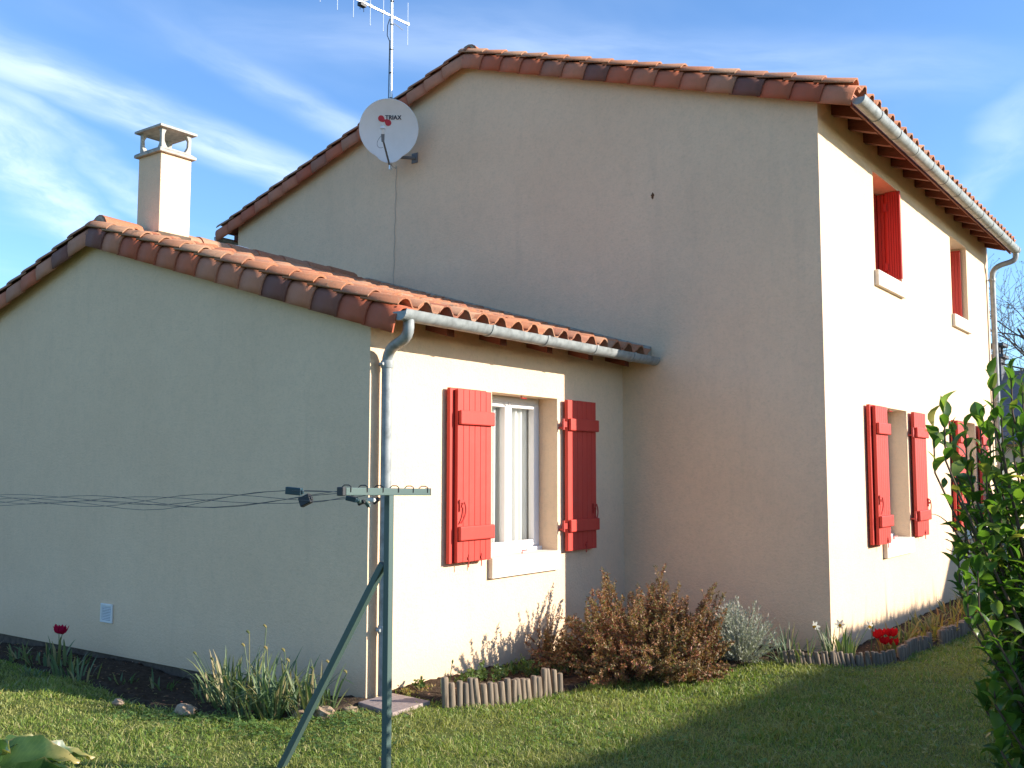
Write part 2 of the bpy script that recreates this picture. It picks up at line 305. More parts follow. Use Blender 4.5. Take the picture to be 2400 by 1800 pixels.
class MB:
    def __init__(s): s.v = []; s.f = []
    def add(s, vs_, fs):
        b = len(s.v); s.v += [tuple(x) for x in vs_]; s.f += [tuple(i + b for i in f) for f in fs]; return s
    def box(s, x0, x1, y0, y1, z0, z1):
        return s.add([(x0, y0, z0), (x1, y0, z0), (x1, y1, z0), (x0, y1, z0), (x0, y0, z1), (x1, y0, z1), (x1, y1, z1), (x0, y1, z1)],
                     [(0, 3, 2, 1), (4, 5, 6, 7), (0, 1, 5, 4), (1, 2, 6, 5), (2, 3, 7, 6), (3, 0, 4, 7)])
    def hexa(s, p):   # 8 corners, bottom ring then top ring
        return s.add(p, [(0, 3, 2, 1), (4, 5, 6, 7), (0, 1, 5, 4), (1, 2, 6, 5), (2, 3, 7, 6), (3, 0, 4, 7)])
    def beam(s, a, b, w, h, up=(0, 0, 1)):
        a, b = Vector(a), Vector(b); t = (b - a).normalized(); up = Vector(up)
        sx = t.cross(up)
        if sx.length < 1e-4: sx = t.cross(Vector((0, 1, 0)))
        sx.normalize(); sz = sx.cross(t).normalized()
        c = [sx * (i * w / 2) + sz * (j * h / 2) for i, j in ((-1, -1), (1, -1), (1, 1), (-1, 1))]
        return s.hexa([a + k for k in c] + [b + k for k in c])
    def tube(s, pts, r, n=8, cap=True, close=False):
        pts = [Vector(p) for p in pts]; m = len(pts)
        rs = r if isinstance(r, (list, tuple)) else [r] * m
        rings = []; ref = None
        for i, p in enumerate(pts):
            t = (pts[min(i + 1, m - 1)] - pts[max(i - 1, 0)]).normalized()
            if ref is None:
                ref = t.cross(Vector((0, 0, 1)))
                if ref.length < 1e-3: ref = t.cross(Vector((0, 1, 0)))
                ref.normalize()
            else:
                ref = (ref - t * ref.dot(t)).normalized()
            bi = t.cross(ref)
            rings.append([p + (ref * math.cos(2 * PI * k / n) + bi * math.sin(2 * PI * k / n)) * rs[i] for k in range(n)])
        b = [x for rg in rings for x in rg]
        f = [(i * n + k, i * n + (k + 1) % n, (i + 1) * n + (k + 1) % n, (i + 1) * n + k) for i in range(m - 1) for k in range(n)]
        if cap: f += [tuple(range(n - 1, -1, -1)), tuple(range((m - 1) * n, m * n))]
        return s.add(b, f)
    def sweep(s, prof, axis_pts, frame, closed=True, cap=True):
        """prof: list of (a,b); frame(i)->(origin, A, B) ; sweeps along axis_pts count"""
        n = len(prof); vs_ = []
        for i in range(axis_pts):
            o, A, B = frame(i); vs_ += [Vector(o) + Vector(A) * p[0] + Vector(B) * p[1] for p in prof]
        f = []
        for i in range(axis_pts - 1):
            for k in range(n if closed else n - 1):
                f.append((i * n + k, i * n + (k + 1) % n, (i + 1) * n + (k + 1) % n, (i + 1) * n + k))
        if cap and closed: f += [tuple(range(n - 1, -1, -1)), tuple(range((axis_pts - 1) * n, axis_pts * n))]
        return s.add(vs_, f)
    def ribbon(s, pts, ws, side, fold=0.0):
        pts = [Vector(p) for p in pts]; m = len(pts); side = Vector(side).normalized(); vs_ = []
        for i, p in enumerate(pts):
            t = (pts[min(i + 1, m - 1)] - pts[max(i - 1, 0)]).normalized()
            sd_ = (side - t * side.dot(t))
            sd_ = sd_.normalized() if sd_.length > 1e-4 else side
            nn = t.cross(sd_) * (fold * ws[i])
            vs_ += [p - sd_ * ws[i] / 2 + nn, p, p + sd_ * ws[i] / 2 + nn]
        f = []
        for i in range(m - 1):
            a = 3 * i
            f += [(a, a + 1, a + 4, a + 3), (a + 1, a + 2, a + 5, a + 4)]
        return s.add(vs_, f)
    def build(s, name, mtl, parent=None, smooth=False, origin=None, bevel=0.0):
        me = bpy.data.meshes.new(name)
        P = np.array([tuple(x) for x in s.v], dtype=float)
        if origin is None:
            lo, hi = P.min(0), P.max(0); origin = ((lo[0] + hi[0]) / 2, (lo[1] + hi[1]) / 2, lo[2])
        P = P - np.array(tuple(origin))
        me.from_pydata(P.tolist(), [], s.f); me.update()
        if smooth:
            me.polygons.foreach_set('use_smooth', [True] * len(me.polygons))
            try: me.set_sharp_from_angle(angle=math.radians(42))
            except Exception: pass
        o = link_mesh(name, me, mtl, parent, origin)
        if bevel:
            bv = o.modifiers.new('bevel', 'BEVEL'); bv.width = bevel; bv.segments = 2; bv.limit_method = 'ANGLE'; bv.angle_limit = math.radians(40)
        return o
def np_mesh(name, verts, tris, mtl, parent=None, kind=None, smooth=False, origin=None):
    me = bpy.data.meshes.new(name); nv, nt = len(verts), len(tris)
    if origin is None: origin = (0, 0, 0)
    verts = np.asarray(verts, dtype=np.float32) - np.array(tuple(origin), dtype=np.float32)
    me.vertices.add(nv); me.vertices.foreach_set('co', verts.ravel())
    me.loops.add(nt * 3); me.loops.foreach_set('vertex_index', np.asarray(tris, dtype=np.int32).ravel())
    me.polygons.add(nt); me.polygons.foreach_set('loop_start', np.arange(0, nt * 3, 3, dtype=np.int32))
    if smooth: me.polygons.foreach_set('use_smooth', np.ones(nt, dtype=bool))
    me.update(calc_edges=True); me.validate()
    o = link_mesh(name, me, mtl, parent, origin)
    if kind: o['kind'] = kind
    return o

# ------------------------------------------------------------------ dimensions (metres)
AX0, ARIDGE, D1, MX1, MX0, MRIDGE, D2 = -7.15, -3.575, 3.56, 2.03, -6.05, -2.01, 10.86
AP0, AS = 2.79, 0.292           # annexe roof plane: z = AP0 - AS*x on the right slope
MP0, MS = 5.035, 0.3245         # main roof plane at x = MX1
def aplane(x): return AP0 - AS * x if x > ARIDGE else AP0 - AS * ARIDGE - AS * (ARIDGE - x)
def mplane(x): return MP0 - MS * (x - MX1) if x > MRIDGE else MP0 + MS * (MX1 - MRIDGE) - MS * (MRIDGE - x)

def hgt(x, y):
    """terrain height (arrays ok)"""
    h = 0.018 * np.sin(1.7 * x + 0.6) * np.cos(1.3 * y) + 0.012 * np.sin(4.1 * x + 2.2 * y)
    near = np.clip((y + 1.35) / 0.9, 0, 1) * np.clip((-0.15 - x) / 1.2, 0, 1) * np.clip((0.6 - y) / 0.3, 0, 1)
    return h - 0.09 * near
# ------------------------------------------------------------------ ground
def axis(a, b, step, far):
    inner = list(np.arange(a, b + 1e-6, step)); out = []
    d_ = step
    x = b
    while x < far: d_ *= 1.45; x += d_; out.append(x)
    left = []; d_ = step; x = a
    while x > -far: d_ *= 1.45; x -= d_; left.append(x)
    return np.array(left[::-1] + inner + out)
gx, gy = axis(-9, 9, 0.18, 900), axis(-6, 13, 0.18, 900)
GX, GY = np.meshgrid(gx, gy); GZ = hgt(GX, GY)
far = np.clip((np.hypot(GX, GY) - 14) / 20, 0, 1); GZ = GZ * (1 - far)
gv = np.stack([GX.ravel(), GY.ravel(), GZ.ravel()], 1)
nx = len(gx); idx = np.arange(len(gv)).reshape(len(gy), nx)
a_, b_, c_, d_ = idx[:-1, :-1].ravel(), idx[:-1, 1:].ravel(), idx[1:, 1:].ravel(), idx[1:, :-1].ravel()
lawn = np_mesh('lawn', gv, np.concatenate([np.stack([a_, b_, c_], 1), np.stack([a_, c_, d_], 1)]), M['ground'], smooth=True)
setprops(lawn, 'lawn ground in front of and around the house', 'ground', kind='structure')

# flower beds: irregular soil sheets along the walls
def pip(x, y, poly):
    ins = np.zeros(np.shape(x), bool); n = len(poly)
    for i in range(n):
        x0, y0 = poly[i]; x1, y1 = poly[(i + 1) % n]
        c = ((y0 > y) != (y1 > y)) & (x < (x1 - x0) * (y - y0) / (y1 - y0 + 1e-12) + x0)
        ins ^= c
    return ins
BED_L = [(-7.2, 0.03), (-7.2, -0.42), (-4.5, -0.46), (-2.6, -0.58), (-1.6, -0.74), (-0.8, -0.86), (-0.15, -0.62), (0.08, -0.40), (0.06, 0.03)]
BED_M = [(-0.03, 0.20), (0.40, 0.22), (0.60, 0.24), (0.72, 0.40), (0.80, 0.64), (0.90, 1.0), (0.95, 1.4), (1.15, 1.9), (1.45, 2.5), (1.62, 3.0), (2.0, 3.6), (-0.03, 3.6)]
BED_R = [(2.0, 3.6), (1.80, 3.05), (1.90, 3.02), (2.16, 3.26), (2.36, 3.48), (2.52, 3.76), (2.53, 4.2), (2.58, 4.7), (2.60, 5.6), (2.62, 6.6), (2.60, 8.5), (2.55, 11.0), (2.0, 11.0)]
for nm, poly in (('flower_bed', BED_L), ('flower_bed', BED_M), ('flower_bed', BED_R)):
    pa = np.array(poly); lo, hi = pa.min(0) - 0.04, pa.max(0) + 0.04
    st = 0.045
    X, Y = np.meshgrid(np.arange(lo[0], hi[0], st), np.arange(lo[1], hi[1], st))
    X = X + rng.uniform(-.012, .012, X.shape); Y = Y + rng.uniform(-.012, .012, Y.shape)
    ins = pip(X, Y, poly)
    Z = hgt(X, Y) + np.where(ins, 0.022 + rng.uniform(0, 0.022, X.shape), -0.03)
    vv = np.stack([X.ravel(), Y.ravel(), Z.ravel()], 1); ii = np.arange(vv.shape[0]).reshape(X.shape)
    q = [ii[:-1, :-1].ravel(), ii[:-1, 1:].ravel(), ii[1:, 1:].ravel(), ii[1:, :-1].ravel()]
    keep = ins.ravel()[q[0]] | ins.ravel()[q[1]] | ins.ravel()[q[2]] | ins.ravel()[q[3]]
    q = [k[keep] for k in q]
    o = np_mesh(nm, vv, np.concatenate([np.stack([q[0], q[1], q[2]], 1), np.stack([q[0], q[2], q[3]], 1)]), M['soil'], smooth=True)
    setprops(o, 'dark soil of the flower bed along the wall', 'ground', kind='structure')

# ------------------------------------------------------------------ houses
annexe = thing('house_annexe', (-3.5, 1.8, 0), 'low single-storey cream annexe with chimney and red-shuttered window', 'house')
house = thing('house', (-2, 7.2, 0), 'tall two-storey cream house with red shutters behind the annexe', 'house')

def side_wall(mb, X, y0, y1, z0, ztop, openings, depth, sgn=1):
    """wall face in plane x=X with rectangular holes and reveals; sgn=+1 faces +X"""
    ys = sorted({y0, y1, *[o[0] for o in openings], *[o[1] for o in openings]})
    zs = sorted({z0, ztop, *[o[2] for o in openings], *[o[3] for o in openings]})
    for i in range(len(ys) - 1):
        for j in range(len(zs) - 1):
            yc, zc_ = (ys[i] + ys[i + 1]) / 2, (zs[j] + zs[j + 1]) / 2
            if any(o[0] < yc < o[1] and o[2] < zc_ < o[3] for o in openings): continue
            q_ = [(X, ys[i], zs[j]), (X, ys[i + 1], zs[j]), (X, ys[i + 1], zs[j + 1]), (X, ys[i], zs[j + 1])]
            mb.add(q_, [(0, 1, 2, 3)] if sgn > 0 else [(3, 2, 1, 0)])
    for (a, b, c, e) in openings:
        xi = X - sgn * depth
        mb.add([(X, a, c), (xi, a, c), (xi, a, e), (X, a, e)], [(0, 1, 2, 3)])
        mb.add([(X, b, c), (xi, b, c), (xi, b, e), (X, b, e)], [(3, 2, 1, 0)])
        mb.add([(X, a, e), (xi, a, e), (xi, b, e), (X, b, e)], [(0, 1, 2, 3)])
        mb.add([(X, a, c), (xi, a, c), (xi, b, c), (X, b, c)], [(3, 2, 1, 0)])
def gable(mb, y, x0, x1, xr, plane, z0, inset=0.035, flip=False):
    p = [(x0, y, z0), (x1, y, z0), (x1, y, plane(x1) - inset), (xr, y, plane(xr) - inset), (x0, y, plane(x0) - inset)]
    mb.add(p, [(0, 1, 2, 3, 4)] if not flip else [(4, 3, 2, 1, 0)])

A_WIN = [(1.42, 2.385, 0.895, 2.248)]
M_WIN = [(5.19, 6.165, 3.635, 4.675), (8.50, 9.43, 3.61, 4.645), (5.19, 6.165, 0.895, 2.250), (8.60, 9.56, 0.89, 2.245)]
mb = MB()
gable(mb, 0.0, AX0, 0.0, ARIDGE, aplane, 0.0)
side_wall(mb, 0.0, 0.0, D1 + 0.02, 0.0, aplane(0) - 0.035, A_WIN, 0.27)
side_wall(mb, AX0, 0.0, D1 + 1, 0.0, aplane(AX0) - 0.035, [], 0.2, -1)
gable(mb, D1 + 1.0, AX0, MX0, -7.14, aplane, 0.0, flip=True)
mb.build('wall', M['wall'], annexe)
mb = MB(); mb.box(AX0 + 0.015, -0.015, 0.015, D1, -0.4, 0.0); mb.build('plinth', M['plinth'], annexe)
mb = MB()
gable(mb, D1, MX0, MX1, MRIDGE, mplane, 0.0)
gable(mb, D2, MX0, MX1, MRIDGE, mplane, 0.0, flip=True)
side_wall(mb, MX1, D1, D2, 0.0, mplane(MX1) - 0.035, M_WIN, 0.27)
side_wall(mb, MX0, D1, D2, 0.0, mplane(MX0) - 0.035, [], 0.2, -1)
mb.build('wall', M['wall'], house)
mb = MB(); mb.box(MX0 + 0.015, MX1 - 0.015, D1 + 0.015, D2 - 0.015, -0.4, 0.0); mb.build('plinth', M['plinth'], house)

# ---- roof tiles
PITCH = 0.222; EXPO = 0.288; TL = 0.365
def tile_mesh(name, jit, mir=1):
    n = 13; th = 0.015; r_ = random.Random(jit); P = []
    ys = [-0.075 + (PITCH + 0.035) * k / (n - 1) for k in range(n)]
    def zf(y): return 0.040 + 0.040 * math.cos(2 * PI * y / PITCH) - 0.004 * math.cos(4 * PI * y / PITCH)
    tw = r_.uniform(-0.006, 0.006)
    for (xx, lift, sc) in ((0.0, 0.0, 0.95), (TL, 0.022, 1.03)):
        P.append([(xx + (r_.uniform(-.004, .004) if xx else 0), y * sc + tw * (xx / TL), zf(y) * sc + lift) for y in ys])
    m_ = MB(); top = P[0] + P[1]; bot = [(x, y, z - th) for (x, y, z) in top]
    m_.add(top + bot, [])
    f = []; o = 2 * n
    for k in range(n - 1):
        f += [(k, n + k, n + k + 1, k + 1), (o + k, o + k + 1, o + n + k + 1, o + n + k)]
        f += [(n + k, o + n + k, o + n + k + 1, n + k + 1)]
    f += [(0, o, o + n, n), (n - 1, 2 * n - 1, o + 2 * n - 1, o + n - 1)]
    m_.f = f
    me = bpy.data.meshes.new(name); me.from_pydata([(float(p[0]), mir * float(p[1]), float(p[2])) for p in m_.v], [], f); me.update()
    sm = [abs(p.normal.x) < 0.7 for p in me.polygons]
    me.polygons.foreach_set('use_smooth', sm); me.materials.append(M['tile'])
    return me
TILES = [tile_mesh('roof_tile', i) for i in range(6)]; TILES_L = [tile_mesh('roof_tile', i, -1) for i in range(6)]
def place_tile(me, parent, p, ang, flip, jit=True, name='roof_tile'):
    o = bpy.data.objects.new(name, me); COL.objects.link(o); o.parent = parent
    WORLD[o.name] = Vector(p); o.location = Vector(p) - WORLD[parent.name]
    j = random.uniform(-0.012, 0.012) if jit else 0
    o.rotation_euler = (random.uniform(-.015, .015) if jit else 0, ang + j * 0.8, (PI if flip else 0) + j)
    return o
def slope(parent, ridge_x, plane, y0, ncol, sgn, slen, S, is_part, skip=lambda c, r: False):
    """lay courses from eave to ridge; columns step in +Y"""
    th = math.atan(S); nrow = int(math.ceil(slen / EXPO)); loose = []
    for c in range(ncol):
        for r in range(nrow):
            s_end = slen - r * EXPO               # lower edge distance from the ridge
            s0 = s_end - TL
            if s_end < 0.12 or skip(c, r): continue
            x = ridge_x + sgn * s0 * math.cos(th)
            z = plane(ridge_x) - s0 * math.sin(th) + 0.012 + (0.003 if c % 2 else 0)
            y = y0 + c * PITCH
            me = (TILES if sgn > 0 else TILES_L)[random.randrange(6)]
            if is_part(c, r): place_tile(me, parent, (x, y, z), th, sgn < 0)
            else: loose.append((me, (x, y, z), th, sgn < 0))
    if loose:
        vv, ff = [], []; b = 0
        for me, p, th_, fl in loose:
            co = np.empty(len(me.vertices) * 3); me.vertices.foreach_get('co', co); co = co.reshape(-1, 3)
            Rm = np.array(Matrix.Rotation(PI if fl else 0, 3, 'Z') @ Matrix.Rotation(th_, 3, 'Y'))
            vv.append(co @ Rm.T + np.array(p)); ff += [tuple(i + b for i in pl.vertices) for pl in me.polygons]; b += len(co)
        m_ = MB(); m_.v = [tuple(x) for x in np.concatenate(vv)]; m_.f = ff
        o = m_.build('roof_tiles_beyond', M['tile'], parent); o['kind'] = 'stuff'

AEAVE, MEAVE = 0.33, 0.345      # eave overhang
ang_a, ang_m = math.atan(AS), math.atan(MS)
a_len = (AEAVE - ARIDGE) / math.cos(ang_a); m_len = (MX1 + MEAVE - MRIDGE) / math.cos(ang_m)
chx0, chx1, chy0, chy1 = -3.705, -3.335, 0.50, 0.845
slope(annexe, ARIDGE, aplane, -0.022, 17, 1, a_len, AS, lambda c, r: True, lambda c, r: c * PITCH > D1 - 0.02)
slope(annexe, ARIDGE, aplane, -0.02, 17, -1, a_len, AS, lambda c, r: c < 2, lambda c, r: c * PITCH > D1 - 0.02)
slope(house, MRIDGE, mplane, D1 - 0.022, 34, 1, m_len, MS, lambda c, r: c == 0 or r == 0)
slope(house, MRIDGE, mplane, D1 - 0.02, 34, -1, m_len, MS, lambda c, r: c == 0)

# verge tiles: rounded tiles turned down over the gable edge
def verge_mesh(side, jit):
    r_ = random.Random(jit)
    pr = [(0.05, 0.026), (-0.02, 0.032), (-0.058, 0.020), (-0.086, -0.010), (-0.100, -0.055), (-0.104, -0.108), (-0.103, -0.162)]
    n = len(pr); th = 0.013; L = EXPO + 0.03; P = []
    for (xx, sc, dy) in ((0.0, 0.975, 0.005), (L, 1.015, -0.005)):
        P.append([(xx, p[0] * sc + dy, p[1] * sc + (0.012 if xx else 0)) for p in pr])
    def inner(row):
        o = []
        for k, (x, y, z) in enumerate(row):
            a = row[max(k - 1, 0)]; b = row[min(k + 1, n - 1)]
            ty, tz = b[1] - a[1], b[2] - a[2]; l = math.hypot(ty, tz); o.append((x, y + -tz / l * -th * -1, z + ty / l * th))
        return o
    top = P[0] + P[1]; bot = inner(P[0]) + inner(P[1]); f = []; o = 2 * n
    for k in range(n - 1):
        f += [(k, n + k, n + k + 1, k + 1), (o + k, o + k + 1, o + n + k + 1, o + n + k), (n + k, o + n + k, o + n + k + 1, n + k + 1), (k, k + 1, o + k + 1, o + k)]
    f += [(0, o, o + n, n), (n - 1, 2 * n - 1, o + 2 * n - 1, o + n - 1)]
    vv = top + bot
    if side < 0: vv = [(x, -y, z) for x, y, z in vv]
    me = bpy.data.meshes.new('verge_tile'); me.from_pydata([tuple(map(float, p)) for p in vv], [], f); me.update()
    me.polygons.foreach_set('use_smooth', [abs(p.normal.x) < 0.7 for p in me.polygons]); me.materials.append(M['verge'])
    return me
VR, VL = [verge_mesh(1, i) for i in range(3)], [verge_mesh(-1, i) for i in range(3)]
def verge(parent, ridge_x, plane, y, sgn, slen, S):
    th = math.atan(S); n = int(round(slen / EXPO)); e = slen / n
    for r in range(n):
        s0 = r * e
        p = (ridge_x + sgn * s0 * math.cos(th), y, plane(ridge_x) - s0 * math.sin(th))
        place_tile((VR if sgn > 0 else VL)[r % 3], parent, p, th, sgn < 0, jit=False, name='verge_tile')
verge(annexe, ARIDGE, aplane, -0.005, 1, a_len, AS); verge(annexe, ARIDGE, aplane, -0.005, -1, a_len, AS)
verge(house, MRIDGE, mplane, D1 - 0.005, 1, m_len, MS); verge(house, MRIDGE, mplane, D1 - 0.005, -1, m_len, MS)

# ridge tiles
def ridge(parent, x, z, y0, y1, skip=None):
    y = y0; k = 0
    while y < y1:
        if not (skip and skip[0] < y + 0.2 < skip[1]):
            m_ = MB(); L = 0.40; n = 9; vs_ = []
            for (yy, r) in ((y, 0.135), (y + L, 0.120)):
                for th_ in (0.0, 0.013):
                    vs_ += [(x + (r - th_) * math.cos(PI * i / (n - 1)), yy, z + 0.012 + (r - th_) * 0.95 * math.sin(PI * i / (n - 1))) for i in range(n)]
            f = []
            for i in range(n - 1):
                f += [(i, i + 1, 2 * n + i + 1, 2 * n + i), (n + i, 3 * n + i, 3 * n + i + 1, n + i + 1), (i, n + i, n + i + 1, i + 1), (2 * n + i, 2 * n + i + 1, 3 * n + i + 1, 3 * n + i)]
            m_.add(vs_, f); m_.build('ridge_tile', M['tile'], parent, smooth=True)
        y += 0.36; k += 1
    m_ = MB(); n = 9
    for yy in (y0 - 0.006,):
        vs_ = [(x + 0.120 * math.cos(PI * i / (n - 1)), yy, z - 0.02 + 0.150 * math.sin(PI * i / (n - 1))) for i in range(n)]
        m_.add(vs_ + [(p[0], yy + 0.12, p[2]) for p in vs_], [tuple(range(n))[::-1]] + [(i, i + 1, n + i + 1, n + i) for i in range(n - 1)])
    m_.build('ridge_mortar', M['mortar'], parent)
ridge(annexe, ARIDGE, aplane(ARIDGE) + 0.015, 0.025, D1 - 0.3, (chy0 - 0.1, chy1 + 0.1))
ridge(house, MRIDGE, mplane(MRIDGE) + 0.015, D1 + 0.02, D2 - 0.2)
# mortar fillet where the annexe roof meets the tall wall
mb = MB()
for i in range(12):
    xa = ARIDGE + i * (AEAVE - ARIDGE) / 12; xb = xa + (AEAVE - ARIDGE) / 12
    mb.hexa([(xa, D1 - 0.12, aplane(xa) + 0.02), (xb, D1 - 0.12, aplane(xb) + 0.02), (xb, D1 - 0.004, aplane(xb) + 0.02), (xa, D1 - 0.004, aplane(xa) + 0.02),
             (xa, D1 - 0.06, aplane(xa) + 0.085), (xb, D1 - 0.06, aplane(xb) + 0.085), (xb, D1 - 0.004, aplane(xb) + 0.12), (xa, D1 - 0.004, aplane(xa) + 0.12)])
mb.build('flashing', M['mortar'], annexe)

# roof deck (soffit boards) and rafter tails
def deck(parent, plane, xr, xe, y0, y1):
    for k, sgn in enumerate((1, -1)):
        xe_ = xe if sgn > 0 else 2 * xr - xe
        z = lambda x: plane(x) - 0.012
        m_ = MB(); t = 0.022
        m_.hexa([(xr, y0, z(xr) - t), (xe_, y0, z(xe_) - t), (xe_, y1, z(xe_) - t), (xr, y1, z(xr) - t),
                 (xr, y0, z(xr)), (xe_, y0, z(xe_)), (xe_, y1, z(xe_)), (xr, y1, z(xr))])
        m_.build('roof_deck', M['board'], parent)
deck(annexe, aplane, ARIDGE, AEAVE - 0.03, 0.004, D1 - 0.004)
deck(house, mplane, MRIDGE, MX1 + MEAVE - 0.03, D1 + 0.004, D2 + 0.12)
def rafter(parent, plane, X, xe, y, w=0.075, h=0.115):
    z = lambda x: plane(x) - 0.036
    m_ = MB()
    m_.hexa([(X - 0.1, y - w / 2, z(X - 0.1) - h), (xe, y - w / 2, z(xe) - h), (xe, y + w / 2, z(xe) - h), (X - 0.1, y + w / 2, z(X - 0.1) - h),
             (X - 0.1, y - w / 2, z(X - 0.1)), (xe, y - w / 2, z(xe)), (xe, y + w / 2, z(xe)), (X - 0.1, y + w / 2, z(X - 0.1))])
    m_.build('rafter_tail', M['wood'], parent)
for y in (0.63, 1.29, 1.95, 2.61, 3.27): rafter(annexe, aplane, 0.0, 0.215, y, 0.085, 0.09)
for (par, X, xf_, zl, pl, ya, yb) in ((annexe, 0, 0.282, 2.648, aplane, 0.01, D1 - .02), (house, MX1, MX1 + .29, 4.795, mplane, D1 + .01, D2 + .1)):
    m_ = MB(); m_.box(xf_, xf_ + .018, ya, yb, zl, pl(xf_ + .018) - .036); m_.build('eave_light_stop', M['wood'], par)  # board added behind each gutter to stop sun leaking through the eave gap
for k in range(15): rafter(house, mplane, MX1, MX1 + 0.265, 3.98 + k * 0.483, 0.075, 0.10)
for k in range(3): # left eave, only the gable end shows
    y = 3.75 + k * 0.5; m_ = MB(); z = mplane(MX0) - 0.036
    m_.hexa([(MX0 - 0.28, y - .04, z - .2), (MX0 + .1, y - .04, z - .11), (MX0 + .1, y + .04, z - .11), (MX0 - 0.28, y + .04, z - .2),
             (MX0 - 0.28, y - .04, z - .09), (MX0 + .1, y - .04, z), (MX0 + .1, y + .04, z), (MX0 - 0.28, y + .04, z - .09)]); m_.build('rafter_tail', M['wood'], house)

# gutters and downpipes
def gutter(parent, x, z, y0, y1, sgn=1, joints=()):
    r = 0.062; prof = []
    for i in range(11):
        a = PI + PI * i / 10; prof.append((r * math.cos(a), r * math.sin(a)))
    prof += [(r + 0.004, 0.012), (r - 0.008, 0.014)]
    for i in range(11):
        a = 2 * PI - PI * i / 10; prof.append(((r - 0.006) * math.cos(a), (r - 0.006) * math.sin(a)))
    m_ = MB(); m_.sweep(prof, 2, lambda i: ((x, (y0, y1)[i], z), (sgn, 0, 0), (0, 0, 1)))
    gt = m_.build('gutter', M['zinc'], parent, smooth=True)
    for yy in (y0 + 0.003, y1 - 0.003):
        m_ = MB(); c = [(r * 1.02 * math.cos(PI + PI * i / 10), r * 1.02 * math.sin(PI + PI * i / 10)) for i in range(11)]
        m_.sweep(c, 2, lambda i: ((x, yy + (-0.006, 0.006)[i], z), (sgn, 0, 0), (0, 0, 1))); m_.build('gutter_end', M['zinc'], gt)
    for j in joints:
        m_ = MB(); R2 = r + 0.006
        c = [(R2 * math.cos(PI + PI * i / 10), R2 * math.sin(PI + PI * i / 10)) for i in range(11)] + [(R2 + 0.002, 0.016), (r - 0.004, 0.018)] + [((r - .001) * math.cos(2 * PI - PI * i / 10), (r - .001) * math.sin(2 * PI - PI * i / 10)) for i in range(11)]
        m_.sweep(c, 2, lambda i: ((x, j + (-0.015, 0.015)[i], z), (sgn, 0, 0), (0, 0, 1))); m_.build('gutter_bracket', M['zinc'], gt, smooth=True)
    return gt
AGX, AGZ, MGX, MGZ = 0.372, 2.685, MX1 + 0.385, 4.835
gutter(annexe, AGX, AGZ, -0.10, D1 - 0.03, joints=(0.88, 1.62, 2.38, 3.05))
gutter(house, MGX, MGZ, D1 - 0.08, D2 + 0.06, joints=tuple(D1 + 0.45 + k * 0.62 for k in range(12)))
gutter(house, MX0 - 0.385, mplane(MX0 - MEAVE) - 0.08, D1 - 0.06, D2, -1)
def bez(p0, p1, p2, p3, n=12):
    p0, p1, p2, p3 = map(Vector, (p0, p1, p2, p3))
    return [p0 * (1 - t) ** 3 + p1 * 3 * t * (1 - t) ** 2 + p2 * 3 * t * t * (1 - t) + p3 * t ** 3 for t in [i / n for i in range(n + 1)]]
def downpipe(parent, gx_, gz, y, x, ztop, zbot, yw, r=0.039, collars=()):
    m_ = MB()
    pts = [(gx_, y, gz - 0.045)] + bez((gx_, y, gz - 0.10), (gx_, y, gz - 0.24), (x, yw, gz - 0.14), (x, yw, ztop)) + [(x, yw, ztop - 0.12), (x, yw, (ztop + zbot) / 2), (x, yw, zbot)]
    m_.tube(pts, r, 16); dp = m_.build('downpipe', M['zinc'], parent, smooth=True)
    for zc_ in collars:
        m_ = MB(); m_.tube([(x, yw, zc_ - 0.028), (x, yw, zc_ - 0.022), (x, yw, zc_ + 0.022), (x, yw, zc_ + 0.028)], [r + .003, r + 0.006, r + 0.006, r + .003], 16)
        m_.tube([(x, yw, zc_), (x - 0.08, yw, zc_)], 0.008, 6)
        m_.tube([(x - 0.02, yw - r - 0.012, zc_), (x + 0.012, yw - r - 0.012, zc_)], 0.012, 8)
        m_.build('pipe_collar', M['zinc'], dp, smooth=True)
downpipe(annexe, AGX, AGZ, -0.01, 0.075, 2.36, 0.05, 0.095, collars=(2.355, 0.50))
downpipe(house, MGX, MGZ, D2 + 0.0, MX1 + 0.075, 4.45, 0.05, D2 - 0.09, collars=(4.40, 2.6, 0.6))
downpipe(house, MX0 - 0.385, mplane(MX0 - MEAVE) - 0.09, D1 + 0.02, MX0 - 0.385, 4.3, 3.6, D1 + 0.02)

